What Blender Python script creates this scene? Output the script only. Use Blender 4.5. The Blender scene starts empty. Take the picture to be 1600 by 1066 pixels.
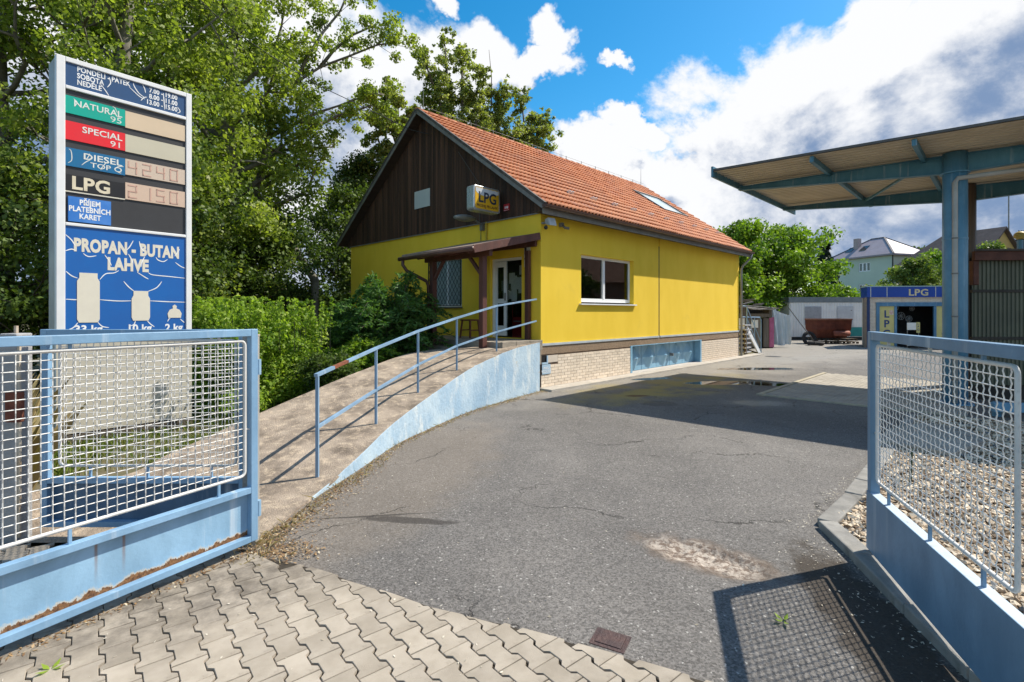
import bpy, bmesh, math, random
import numpy as np
from mathutils import Vector, Matrix, noise as mnoise
R = math.radians
scene = bpy.context.scene
COL = scene.collection
random.seed(7)

# ------------------------------------------------------------------ camera
CAM_H, FPX = 1.85, 794.0
cam = bpy.data.cameras.new("camera")
camo = bpy.data.objects.new("camera", cam)
COL.objects.link(camo)
cam.sensor_width = 36.0
cam.lens = 36.0 * FPX / 1600.0
cam.shift_y = -45.0 / 1600.0
cam.clip_start, cam.clip_end = 0.05, 3000.0
camo.location = (0, 0, CAM_H)
camo.rotation_euler = (R(90), 0, 0)
scene.camera = camo
scene.render.resolution_x, scene.render.resolution_y = 1024, 682

# ------------------------------------------------------------------ sun and sky
SUNV = Vector((0.789, 0.264, 1.0)).normalized()
sun = bpy.data.lights.new("sun", 'SUN')
sun.energy, sun.angle, sun.color = 5.0, R(0.53), (1.0, 0.93, 0.80)
suno = bpy.data.objects.new("sun", sun)
COL.objects.link(suno)
suno.rotation_euler = SUNV.to_track_quat('Z', 'Y').to_euler()
suno.location = (20, 8, 30)
world = bpy.data.worlds.new("World")
scene.world = world
world.use_nodes = True
vs = scene.view_settings
vs.view_transform, vs.look, vs.gamma, vs.exposure = 'Standard', 'None', 1.0, 0.5
vs.use_curve_mapping = False


def at(px, py, Y):
    """metres for a point seen at that place of the photograph at depth Y"""
    return Vector(((px - 800) / FPX * Y, Y, CAM_H + (488 - py) / FPX * Y))


class NT:
    """small node helper"""
    def __init__(s, tree): s.t = tree
    def n(s, typ, **kw):
        nd = s.t.nodes.new(typ)
        for k, v in kw.items(): setattr(nd, k, v)
        return nd
    def set(s, sock, v):
        if v is None: return
        if hasattr(v, 'is_output') or isinstance(v, bpy.types.NodeSocket): s.t.links.new(v, sock)
        elif isinstance(v, (tuple, list)) and len(v) == 3 and sock.type == 'RGBA': sock.default_value = (*v, 1)
        else: sock.default_value = v
    def m(s, op, a, b=None, c=None, clamp=False):
        nd = s.n('ShaderNodeMath', operation=op, use_clamp=clamp)
        s.set(nd.inputs[0], a); s.set(nd.inputs[1], b); s.set(nd.inputs[2], c)
        return nd.outputs[0]
    def v(s, op, a, b=None, scale=None):
        nd = s.n('ShaderNodeVectorMath', operation=op)
        s.set(nd.inputs[0], a); s.set(nd.inputs[1], b)
        if scale is not None: s.set(nd.inputs['Scale'], scale)
        return nd.outputs['Value'] if op in ('LENGTH', 'DOT_PRODUCT', 'DISTANCE') else nd.outputs[0]
    def noise(s, vec, scale, detail=4, rough=0.55, dist=0.0, color=False):
        nd = s.n('ShaderNodeTexNoise')
        s.set(nd.inputs['Vector'], vec)
        nd.inputs['Scale'].default_value = scale
        nd.inputs['Detail'].default_value = detail
        nd.inputs['Roughness'].default_value = rough
        nd.inputs['Distortion'].default_value = dist
        return nd.outputs['Color' if color else 0]
    def ramp(s, x, lo, hi):
        nd = s.n('ShaderNodeMapRange', interpolation_type='SMOOTHSTEP')
        s.set(nd.inputs[0], x); s.set(nd.inputs[1], lo); s.set(nd.inputs[2], hi)
        nd.inputs[3].default_value = 0; nd.inputs[4].default_value = 1
        return nd.outputs[0]
    def mix(s, f, a, b, mode='MIX'):
        nd = s.n('ShaderNodeMix', data_type='RGBA', blend_type=mode)
        s.set(nd.inputs[0], f); s.set(nd.inputs[6], a); s.set(nd.inputs[7], b)
        return nd.outputs[2]


def cloud_group():
    g = bpy.data.node_groups.new("cloud_density", 'ShaderNodeTree')
    g.interface.new_socket("Vector", in_out='INPUT', socket_type='NodeSocketVector')
    g.interface.new_socket("Density", in_out='OUTPUT', socket_type='NodeSocketFloat')
    N = NT(g)
    gi, go = N.n('NodeGroupInput'), N.n('NodeGroupOutput')
    d = gi.outputs[0]
    # cloud banks: place seen, angular radii (wide, high)
    blobs = [(1540, 90, 350, 240), (1290, 170, 240, 150), (1190, 240, 200, 110), (1120, 330, 330, 110),
             (1010, 300, 150, 90), (905, 262, 62, 46), (1450, 330, 330, 150), (1720, 220, 300, 300),
             (640, 150, 135, 130), (520, 330, 190, 220), (400, 60, 260, 170), (690, 12, 34, 26), (745, 95, 55, 60), (150, 250, 400, 330),
             (865, 55, 46, 40), (850, 112, 52, 34), (962, 126, 28, 14), (985, 205, 60, 26), (800, 120, 30, 36), (1350, 60, 110, 80)]
    w1 = N.v('SUBTRACT', N.noise(d, 5.5, 6, .6, color=True), (.5, .5, .5))
    d0 = d
    d = N.v('ADD', d, N.v('SCALE', w1, scale=.22))
    f = None
    for (px, py, rx, ry) in blobs:
        c = Vector(((px - 800) / FPX, 1, (488 - py) / FPX))
        L = c.length
        c.normalize()
        a = rx / FPX / L / (1 + ((px - 800) / FPX) ** 2) ** .5 * 1.1
        b = ry / FPX / L
        q = N.v('SUBTRACT', d, tuple(c))
        q = N.v('MULTIPLY', q, (1 / a, 1 / a, 1 / b))
        e = N.m('SUBTRACT', 1.0, N.v('LENGTH', q))
        f = e if f is None else N.m('MAXIMUM', f, e)
    f = N.m('MINIMUM', f, 0.55)
    d = d0
    # away from the banks the sky goes on half covered in the same kind of cloud
    back = N.m('MULTIPLY', N.m('SUBTRACT', N.noise(d, 1.7, 2), 0.49), 4.0)
    nrm = N.v('NORMALIZE', d)
    sep = N.n('ShaderNodeSeparateXYZ'); N.set(sep.inputs[0], nrm)
    infront = N.ramp(sep.outputs[1], 0.2, 0.45)
    back = N.m('SUBTRACT', back, N.m('MULTIPLY', infront, 1.6))
    f = N.m('MAXIMUM', f, N.m('MINIMUM', back, .5))
    dd = N.v('MULTIPLY', d, (1, 1, 1.35))
    n1 = N.noise(dd, 4.6, 10, 0.62, 0.25)
    n2 = N.noise(dd, 14.0, 6, 0.6, 0.2)
    fb = N.m('ADD', N.m('MULTIPLY', N.m('SUBTRACT', n1, 0.5), 2.3), N.m('MULTIPLY', N.m('SUBTRACT', n2, 0.5), 0.55))
    r = N.m('ADD', N.m('MULTIPLY', f, 1.35), fb)
    N.set(go.inputs[0], r)
    return g


def build_world():
    t = world.node_tree
    t.nodes.clear()
    N = NT(t)
    out, bg = N.n('ShaderNodeOutputWorld'), N.n('ShaderNodeBackground')
    sky = N.n('ShaderNodeTexSky', sky_type='NISHITA')
    sky.sun_disc = False
    sky.sun_elevation = math.asin(SUNV.z)
    sky.sun_rotation = math.atan2(SUNV.x, SUNV.y)
    sky.altitude, sky.air_density, sky.dust_density, sky.ozone_density = 300, 1.0, 0.6, 2.2
    tc = N.n('ShaderNodeTexCoord')
    d = N.v('NORMALIZE', tc.outputs['Generated'])
    hs = N.n('ShaderNodeHueSaturation')
    hs.inputs['Saturation'].default_value = 1.45
    hs.inputs['Value'].default_value = .92
    hs.inputs['Hue'].default_value = 0.487
    N.set(hs.inputs['Color'], sky.outputs[0])
    g = cloud_group()
    def dens(vec):
        nd = N.n('ShaderNodeGroup'); nd.node_tree = g
        N.set(nd.inputs[0], vec)
        return nd.outputs[0]
    r0 = dens(d)
    off = tuple(Vector((0.55, 0.1, 0.8)).normalized() * 0.05)
    off2 = tuple(Vector((-0.25, 0.0, 0.9)).normalized() * 0.12)
    r1 = dens(N.v('ADD', d, off))
    r2 = dens(N.v('ADD', d, off2))
    alpha = N.ramp(r0, 0.0, 0.42)
    lit = N.m('SUBTRACT', r0, r1)
    lit2 = N.m('SUBTRACT', r0, r2)
    core = N.ramp(r0, 0.25, 1.5)
    tt = N.m('ADD', N.m('MULTIPLY', lit, 0.95), N.m('MULTIPLY', lit2, 0.85))
    tt = N.m('ADD', tt, N.m('SUBTRACT', 0.72, N.m('MULTIPLY', core, 0.84)), clamp=False)
    tt = N.ramp(tt, 0.02, 1.05)
    sep = N.n('ShaderNodeSeparateXYZ'); N.set(sep.inputs[0], d)
    col = N.mix(tt, (0.21, 0.31, 0.50), (0.94, 0.95, 0.97))
    col = N.v('SCALE', col, scale=5.1)
    # the lowest air is paler
    c = N.mix(alpha, hs.outputs[0], col)
    N.set(bg.inputs[0], c)
    bg.inputs[1].default_value = 0.145
    N.set(out.inputs[0], bg.outputs[0])
    world.cycles.sampling_method = 'MANUAL'
    world.cycles.sample_map_resolution = 1024


build_world()

# ------------------------------------------------------------------ materials
MATS = {}


def mat(name, col, col2=None, rough=0.7, scale=6.0, bump=0.0, bscale=60.0, metal=0.0, spec=0.4, rand=0.0,
        dirt=None, dirt_amt=0.0, dirt_scale=2.0, streak=False, detail=5, coat=0.0):
    """two-tone noise colour + optional dirt + fine relief; rand varies the value per object"""
    if name in MATS: return MATS[name]
    m = bpy.data.materials.new(name); m.use_nodes = True
    t = m.node_tree; t.nodes.clear(); N = NT(t)
    out, p = N.n('ShaderNodeOutputMaterial'), N.n('ShaderNodeBsdfPrincipled')
    tc = N.n('ShaderNodeTexCoord'); o = tc.outputs['Object']
    c = None
    if col2 is None: col2 = tuple(x * 0.8 for x in col)
    vec = o
    if rand:
        oi = N.n('ShaderNodeObjectInfo')
        vec = N.v('ADD', o, N.v('SCALE', (7.1, 3.3, 5.7), scale=N.m('MULTIPLY', oi.outputs['Random'], 9.0)))
    if streak:
        vec = N.v('MULTIPLY', vec, streak if isinstance(streak, tuple) else (1, 1, 0.08))
    f = N.ramp(N.noise(vec, scale, detail, 0.6), 0.3, 0.7)
    c = N.mix(f, col, col2)
    if rand:
        k = N.m('ADD', 1 - rand / 2, N.m('MULTIPLY', oi.outputs['Random'], rand))
        c = N.v('SCALE', c, scale=k)
    if dirt_amt > 0:
        g = N.ramp(N.noise(o, dirt_scale, 7, 0.65, 0.5), 0.62 - dirt_amt * 0.3, 0.82 - dirt_amt * 0.3)
        c = N.mix(N.m('MULTIPLY', g, min(1, dirt_amt + .2)), c, dirt or (0.05, 0.04, 0.03))
    N.set(p.inputs['Base Color'], c)
    rr = N.m('ADD', rough - 0.06, N.m('MULTIPLY', f, 0.12))
    N.set(p.inputs['Roughness'], rr)
    p.inputs['Metallic'].default_value = metal
    p.inputs['Specular IOR Level'].default_value = spec
    if coat: p.inputs['Coat Weight'].default_value = coat
    if bump:
        b = N.n('ShaderNodeBump'); b.inputs['Strength'].default_value = min(1, bump)
        b.inputs['Distance'].default_value = 0.02 if bscale < 80 else 0.008
        N.set(b.inputs['Height'], N.noise(vec if not streak else o, bscale, 4, 0.6))
        N.set(p.inputs['Normal'], b.outputs[0])
    N.set(out.inputs[0], p.outputs[0])
    MATS[name] = m
    return m


def paint(name, col, rust=0.25, low=None, chips=(0.75, 0.78, 0.8), rough=0.45, scale=3.0):
    """old steel paint: faded patches, scratches, chips, rust; low = (height, amount) of rust creeping up from an edge"""
    if name in MATS: return MATS[name]
    m = bpy.data.materials.new(name); m.use_nodes = True
    t = m.node_tree; t.nodes.clear(); N = NT(t)
    out, p = N.n('ShaderNodeOutputMaterial'), N.n('ShaderNodeBsdfPrincipled')
    tc = N.n('ShaderNodeTexCoord'); o = tc.outputs['Object']
    fade = N.ramp(N.noise(N.v('MULTIPLY', o, (1, 1, .45)), scale, 6, .6), .3, .75)
    c = N.mix(fade, tuple(x * .86 for x in col), tuple(min(.85, x * 1.12 + .03) for x in col))
    drip = N.ramp(N.noise(N.v('MULTIPLY', o, (1, 1, .06)), 9, 4, .6), .58, .78)
    c = N.mix(N.m('MULTIPLY', drip, .45), c, chips)
    blot = N.ramp(N.noise(o, 1.7, 8, .7, .6), .5, .62)
    c = N.mix(N.m('MULTIPLY', blot, .22), c, tuple(x * .62 for x in col))
    scr = N.ramp(N.noise(N.v('MULTIPLY', o, (3, 3, 1)), 11, 7, .75, 1.2), .66, .73)
    c = N.mix(N.m('MULTIPLY', scr, .45), c, chips)
    rcol = N.mix(N.ramp(N.noise(o, 45, 8, .75), .35, .65), (.06, .024, .012), (.27, .13, .05))
    rm = N.ramp(N.noise(o, 5.5, 9, .72, .4), .74 - rust * .22, .78 - rust * .2)
    if low:
        sep = N.n('ShaderNodeSeparateXYZ'); N.set(sep.inputs[0], o)
        h = N.m('ADD', sep.outputs[2], N.m('MULTIPLY', N.m('SUBTRACT', N.noise(N.v('MULTIPLY', o, (1, 1, .5)), 9, 8, .75), .5), low[1]))
        lm = N.m('SUBTRACT', 1.0, N.ramp(h, low[0] - .003, low[0] + .004))
        halo = N.m('SUBTRACT', 1.0, N.ramp(h, low[0], low[0] + .022))
        c = N.mix(N.m('MULTIPLY', halo, .7), c, (.62, .50, .33))
        rm = N.m('MAXIMUM', rm, lm)
        # two thin rust runs down from the rail
        for xx in (0.875, 1.02):
            dx = N.m('ABSOLUTE', N.m('SUBTRACT', sep.outputs[0], N.m('ADD', xx, N.m('MULTIPLY', N.noise(o, 6, 3), .01))))
            run = N.m('MULTIPLY', N.m('SUBTRACT', 1.0, N.ramp(dx, .002, .014)), N.ramp(sep.outputs[2], .16, .48))
            c = N.mix(N.m('MULTIPLY', run, .8), c, (.20, .09, .03))
    c = N.mix(rm, c, rcol)
    N.set(p.inputs['Base Color'], c)
    N.set(p.inputs['Roughness'], N.m('ADD', rough, N.m('MULTIPLY', rm, .4)))
    b = N.n('ShaderNodeBump'); b.inputs['Strength'].default_value = .35; b.inputs['Distance'].default_value = .004
    N.set(b.inputs['Height'], N.m('ADD', N.m('MULTIPLY', rm, .5), N.noise(o, 40, 4, .6)))
    N.set(p.inputs['Normal'], b.outputs[0])
    N.set(out.inputs[0], p.outputs[0])
    MATS[name] = m
    return m


def leafmat(name, c1, c2, c3=None, trans=0.35, rough=0.5):
    if name in MATS: return MATS[name]
    m = bpy.data.materials.new(name); m.use_nodes = True
    t = m.node_tree; t.nodes.clear(); N = NT(t)
    out, p = N.n('ShaderNodeOutputMaterial'), N.n('ShaderNodeBsdfPrincipled')
    a = N.n('ShaderNodeAttribute'); a.attribute_name = 'var'
    f = a.outputs['Fac']
    c = N.mix(N.ramp(f, 0, .75), c1, c2)
    if c3: c = N.mix(N.ramp(f, .8, 1.0), c, c3)
    N.set(p.inputs['Base Color'], c)
    p.inputs['Roughness'].default_value = rough
    p.inputs['Specular IOR Level'].default_value = .25
    tr = N.n('ShaderNodeBsdfTranslucent')
    N.set(tr.inputs[0], N.v('MULTIPLY', c, (1.25, 1.35, .45)))
    mx = N.n('ShaderNodeMixShader'); mx.inputs[0].default_value = trans
    N.set(mx.inputs[1], p.outputs[0]); N.set(mx.inputs[2], tr.outputs[0])
    N.set(out.inputs[0], mx.outputs[0])
    MATS[name] = m
    return m


def glassmat(name, tint=(.5, .55, .55), mixf=.5, rough=.02):
    if name in MATS: return MATS[name]
    m = bpy.data.materials.new(name); m.use_nodes = True
    t = m.node_tree; t.nodes.clear(); N = NT(t)
    out = N.n('ShaderNodeOutputMaterial')
    tr, gl = N.n('ShaderNodeBsdfTransparent'), N.n('ShaderNodeBsdfGlossy')
    tr.inputs[0].default_value = (*tint, 1)
    gl.inputs['Roughness'].default_value = rough
    fr = N.n('ShaderNodeLayerWeight'); fr.inputs[0].default_value = .5
    mx = N.n('ShaderNodeMixShader')
    N.set(mx.inputs[0], N.m('ADD', N.m('MULTIPLY', N.m('POWER', fr.outputs['Facing'], 4.0), .75), .05, clamp=True))
    N.set(mx.inputs[1], tr.outputs[0]); N.set(mx.inputs[2], gl.outputs[0])
    N.set(out.inputs[0], mx.outputs[0])
    MATS[name] = m
    return m


# ------------------------------------------------------------------ object helpers
class MB:
    """collects shapes, builds ONE mesh object"""
    def __init__(s): s.v = []; s.f = []
    def add(s, vs, fs):
        n = len(s.v); s.v += [tuple(v) for v in vs]; s.f += [tuple(i + n for i in f) for f in fs]; return s
    def box(s, x0, x1, y0, y1, z0, z1):
        if x0 > x1: x0, x1 = x1, x0
        if y0 > y1: y0, y1 = y1, y0
        if z0 > z1: z0, z1 = z1, z0
        return s.add([(x0, y0, z0), (x1, y0, z0), (x1, y1, z0), (x0, y1, z0), (x0, y0, z1), (x1, y0, z1), (x1, y1, z1), (x0, y1, z1)],
                     [(0, 3, 2, 1), (4, 5, 6, 7), (0, 1, 5, 4), (1, 2, 6, 5), (2, 3, 7, 6), (3, 0, 4, 7)])
    def bar(s, p, q, w, h, up=(0, 0, 1)):
        """square bar from p to q, w across, h along up"""
        p, q = Vector(p), Vector(q); d = (q - p).normalized(); up = Vector(up)
        if abs(d.dot(up)) > .98: up = Vector((1, 0, 0))
        x = d.cross(up).normalized() * w / 2; y = x.cross(d).normalized() * h / 2
        vs = [p - x - y, p + x - y, p + x + y, p - x + y, q - x - y, q + x - y, q + x + y, q - x + y]
        return s.add(vs, [(0, 3, 2, 1), (4, 5, 6, 7), (0, 1, 5, 4), (1, 2, 6, 5), (2, 3, 7, 6), (3, 0, 4, 7)][::1])
    def tube(s, path, r, n=8, cap=True, closed=False):
        path = [Vector(p) for p in path]; m = len(path)
        rs = r if isinstance(r, (list, tuple)) else [r] * m
        vs, fs = [], []
        prev = None
        for i, p in enumerate(path):
            if closed: d = path[(i + 1) % m] - path[i - 1]
            else: d = path[min(i + 1, m - 1)] - path[max(i - 1, 0)]
            d.normalize()
            if prev is None:
                up = Vector((0, 0, 1)) if abs(d.z) < .9 else Vector((1, 0, 0))
                x = d.cross(up).normalized()
            else:
                x = (prev - d * prev.dot(d)).normalized()
            prev = x; y = d.cross(x)
            for k in range(n):
                a = 2 * math.pi * k / n
                vs.append(p + (x * math.cos(a) + y * math.sin(a)) * rs[i])
        for i in range(m if closed else m - 1):
            j = (i + 1) % m
            for k in range(n):
                l = (k + 1) % n
                fs.append((i * n + k, i * n + l, j * n + l, j * n + k))
        if cap and not closed:
            fs.append(tuple(range(n - 1, -1, -1))); fs.append(tuple((m - 1) * n + k for k in range(n)))
        return s.add(vs, fs)
    def prism(s, pts, z0, z1):
        """pts 2D ccw, walls z0..z1 (either may be a list per point)"""
        n = len(pts)
        a = z0 if isinstance(z0, (list, tuple)) else [z0] * n
        b = z1 if isinstance(z1, (list, tuple)) else [z1] * n
        vs = [(p[0], p[1], a[i]) for i, p in enumerate(pts)] + [(p[0], p[1], b[i]) for i, p in enumerate(pts)]
        fs = [tuple(range(n - 1, -1, -1)), tuple(range(n, 2 * n))] + [(i, (i + 1) % n, n + (i + 1) % n, n + i) for i in range(n)]
        return s.add(vs, fs)
    def prismY(s, pts, y0, y1):
        """pts in x,z extruded along y"""
        n = len(pts)
        vs = [(p[0], y0, p[1]) for p in pts] + [(p[0], y1, p[1]) for p in pts]
        fs = [tuple(range(n)), tuple(range(2 * n - 1, n - 1, -1))] + [(i, n + i, n + (i + 1) % n, (i + 1) % n) for i in range(n)]
        return s.add(vs, fs)
    def prismX(s, pts, x0, x1):
        """pts in y,z extruded along x"""
        n = len(pts)
        vs = [(x0, p[0], p[1]) for p in pts] + [(x1, p[0], p[1]) for p in pts]
        fs = [tuple(range(n - 1, -1, -1)), tuple(range(n, 2 * n))] + [(i, (i + 1) % n, n + (i + 1) % n, n + i) for i in range(n)]
        return s.add(vs, fs)
    def mesh(s, name, m=None, smooth=False):
        me = bpy.data.meshes.new(name); me.from_pydata(s.v, [], s.f)
        if m: me.materials.append(m)
        if smooth: me.polygons.foreach_set('use_smooth', [True] * len(me.polygons))
        me.update(); return me
    def build(s, name, m, parent=None, smooth=False, bevel=0, kind=None, label=None):
        o = link(name, s.mesh(name, m, smooth), parent)
        if bevel:
            b = o.modifiers.new('bevel', 'BEVEL'); b.width = bevel; b.segments = 2; b.limit_method = 'ANGLE'
        if kind: o['kind'] = kind
        if label: o['label'] = label
        return o


def link(name, me, parent=None, loc=None, rot=None):
    o = bpy.data.objects.new(name, me); COL.objects.link(o)
    if parent: o.parent = parent
    if loc is not None: o.location = loc
    if rot is not None: o.rotation_euler = rot
    return o


def tag(o, label, cat, group=None):
    o['label'] = label; o['category'] = cat
    if group: o['group'] = group
    return o


def thing(name, label, cat, loc=(0, 0, 0), rz=0.0, group=None):
    o = bpy.data.objects.new(name, None); COL.objects.link(o)
    o.location = loc; o.rotation_euler = (0, 0, rz); o.empty_display_size = .2
    return tag(o, label, cat, group)


def fixn(o):
    bm = bmesh.new(); bm.from_mesh(o.data); bmesh.ops.recalc_face_normals(bm, faces=bm.faces); bm.to_mesh(o.data); bm.free()
    return o


def text(body, size, m, parent, origin, xdir, zdir, align='CENTER', bold=0.0, depth=0.002, sx=1.0, name='lettering'):
    """flat lettering as a mesh; origin = baseline point in parent space, xdir reading direction, zdir up"""
    cu = bpy.data.curves.new('t', 'FONT'); cu.body = body; cu.size = size; cu.align_x = align
    cu.offset = bold; cu.extrude = depth; cu.resolution_u = 3; cu.space_line = .95; cu.space_character = 1.0 + 6 * bold
    o = bpy.data.objects.new('t', cu); COL.objects.link(o)
    bpy.context.view_layer.update()
    me = bpy.data.meshes.new_from_object(o.evaluated_get(bpy.context.evaluated_depsgraph_get()))
    bpy.data.objects.remove(o); bpy.data.curves.remove(cu)
    me.name = name
    x, z = Vector(xdir).normalized(), Vector(zdir).normalized(); n = x.cross(z)
    M = Matrix(((x.x * sx, z.x, n.x, origin[0]), (x.y * sx, z.y, n.y, origin[1]), (x.z * sx, z.z, n.z, origin[2]), (0, 0, 0, 1)))
    me.transform(M); me.materials.clear(); me.materials.append(m)
    return link(name, me, parent)


def quads_mesh(name, V, m, var=None, nper=4):
    """V: (n*nper,3) numpy, one face per nper verts"""
    n = len(V) // nper
    me = bpy.data.meshes.new(name)
    me.vertices.add(len(V)); me.vertices.foreach_set('co', V.astype(np.float32).ravel())
    me.loops.add(len(V)); me.loops.foreach_set('vertex_index', np.arange(len(V), dtype=np.int32))
    me.polygons.add(n); me.polygons.foreach_set('loop_start', np.arange(0, len(V), nper, dtype=np.int32))
    try: me.polygons.foreach_set('loop_total', np.full(n, nper, dtype=np.int32))
    except Exception: pass
    me.materials.append(m)
    if var is not None:
        at_ = me.attributes.new('var', 'FLOAT', 'POINT'); at_.data.foreach_set('value', np.repeat(var, nper).astype(np.float32))
    me.update(calc_edges=True); me.validate()
    return me


RNG = np.random.default_rng(5)


def leaves(centers, radii, counts, size, elong=1.5, droop=0.0, up=0.35, jitter=.35, squash=.8, shell=.55, sig=.16):
    """leaf faces spread through clumps -> (V, var)"""
    P, Vv = [], []
    for c, r, n in zip(centers, radii, counts):
        n = int(n)
        if n < 1: continue
        d = RNG.normal(size=(n, 3)); d /= np.linalg.norm(d, axis=1)[:, None]
        rad = (RNG.random(n) ** shell) * r
        p = np.array(c) + d * rad[:, None] * np.array([1, 1, squash])
        P.append(np.hstack([p, d])); Vv.append(np.clip(RNG.normal(RNG.normal(.45, sig), .2, n), 0, 1))
    P = np.vstack(P); var = np.concatenate(Vv)
    n = len(P); pos, out = P[:, :3], P[:, 3:]
    nrm = out * .5 + RNG.normal(size=(n, 3)) * .7 + np.array([0, 0, up]); nrm /= np.linalg.norm(nrm, axis=1)[:, None]
    a = RNG.normal(size=(n, 3)) + np.array([0, 0, -droop * 2]); a -= nrm * (a * nrm).sum(1)[:, None]; a /= np.linalg.norm(a, axis=1)[:, None]
    b = np.cross(nrm, a)
    s = size * (1 + jitter * RNG.normal(size=n)).clip(.45, 1.8)
    L, W = (a.T * s * .5 * elong ** .5).T, (b.T * s * .5 / elong ** .5).T
    bend = (nrm.T * s * .08).T
    V = np.stack([pos - L, pos + W - L * .1 + bend, pos + L, pos - W - L * .1 + bend], 1).reshape(-1, 3)
    return V, var


def spheroid(mb, c, r, n=12, m=8, sq=1.0):
    vs = [(c[0], c[1], c[2] + r * sq)]; fs = []
    for i in range(1, m):
        a = math.pi * i / m
        for k in range(n):
            b = 2 * math.pi * k / n
            vs.append((c[0] + r * math.sin(a) * math.cos(b), c[1] + r * math.sin(a) * math.sin(b), c[2] + r * sq * math.cos(a)))
    vs.append((c[0], c[1], c[2] - r * sq))
    for k in range(n): fs.append((0, 1 + k, 1 + (k + 1) % n))
    for i in range(m - 2):
        for k in range(n):
            a, b = 1 + i * n + k, 1 + i * n + (k + 1) % n
            fs.append((a, a + n, b + n, b))
    l = len(vs) - 1; s = 1 + (m - 2) * n
    for k in range(n): fs.append((l, s + (k + 1) % n, s + k))
    mb.add(vs, fs)

# ================================================================== ground
def ell(N, o, cx, cy, rx, ry, ang, wob=.35, sc=2.2, soft=.18):
    """0..1 patch of its own ragged shape lying on the ground"""
    q = N.v('SUBTRACT', o, (cx, cy, 0))
    c, s = math.cos(-ang), math.sin(-ang)
    sp = N.n('ShaderNodeSeparateXYZ'); N.set(sp.inputs[0], q)
    x = N.m('ADD', N.m('MULTIPLY', sp.outputs[0], c / rx), N.m('MULTIPLY', sp.outputs[1], -s / rx))
    y = N.m('ADD', N.m('MULTIPLY', sp.outputs[0], s / ry), N.m('MULTIPLY', sp.outputs[1], c / ry))
    d = N.m('SQRT', N.m('ADD', N.m('MULTIPLY', x, x), N.m('MULTIPLY', y, y)))
    d = N.m('ADD', d, N.m('MULTIPLY', N.m('SUBTRACT', N.noise(o, sc, 6, .62), .5), wob * 3))
    return N.m('SUBTRACT', 1.0, N.ramp(d, 1 - soft, 1 + soft))


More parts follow.
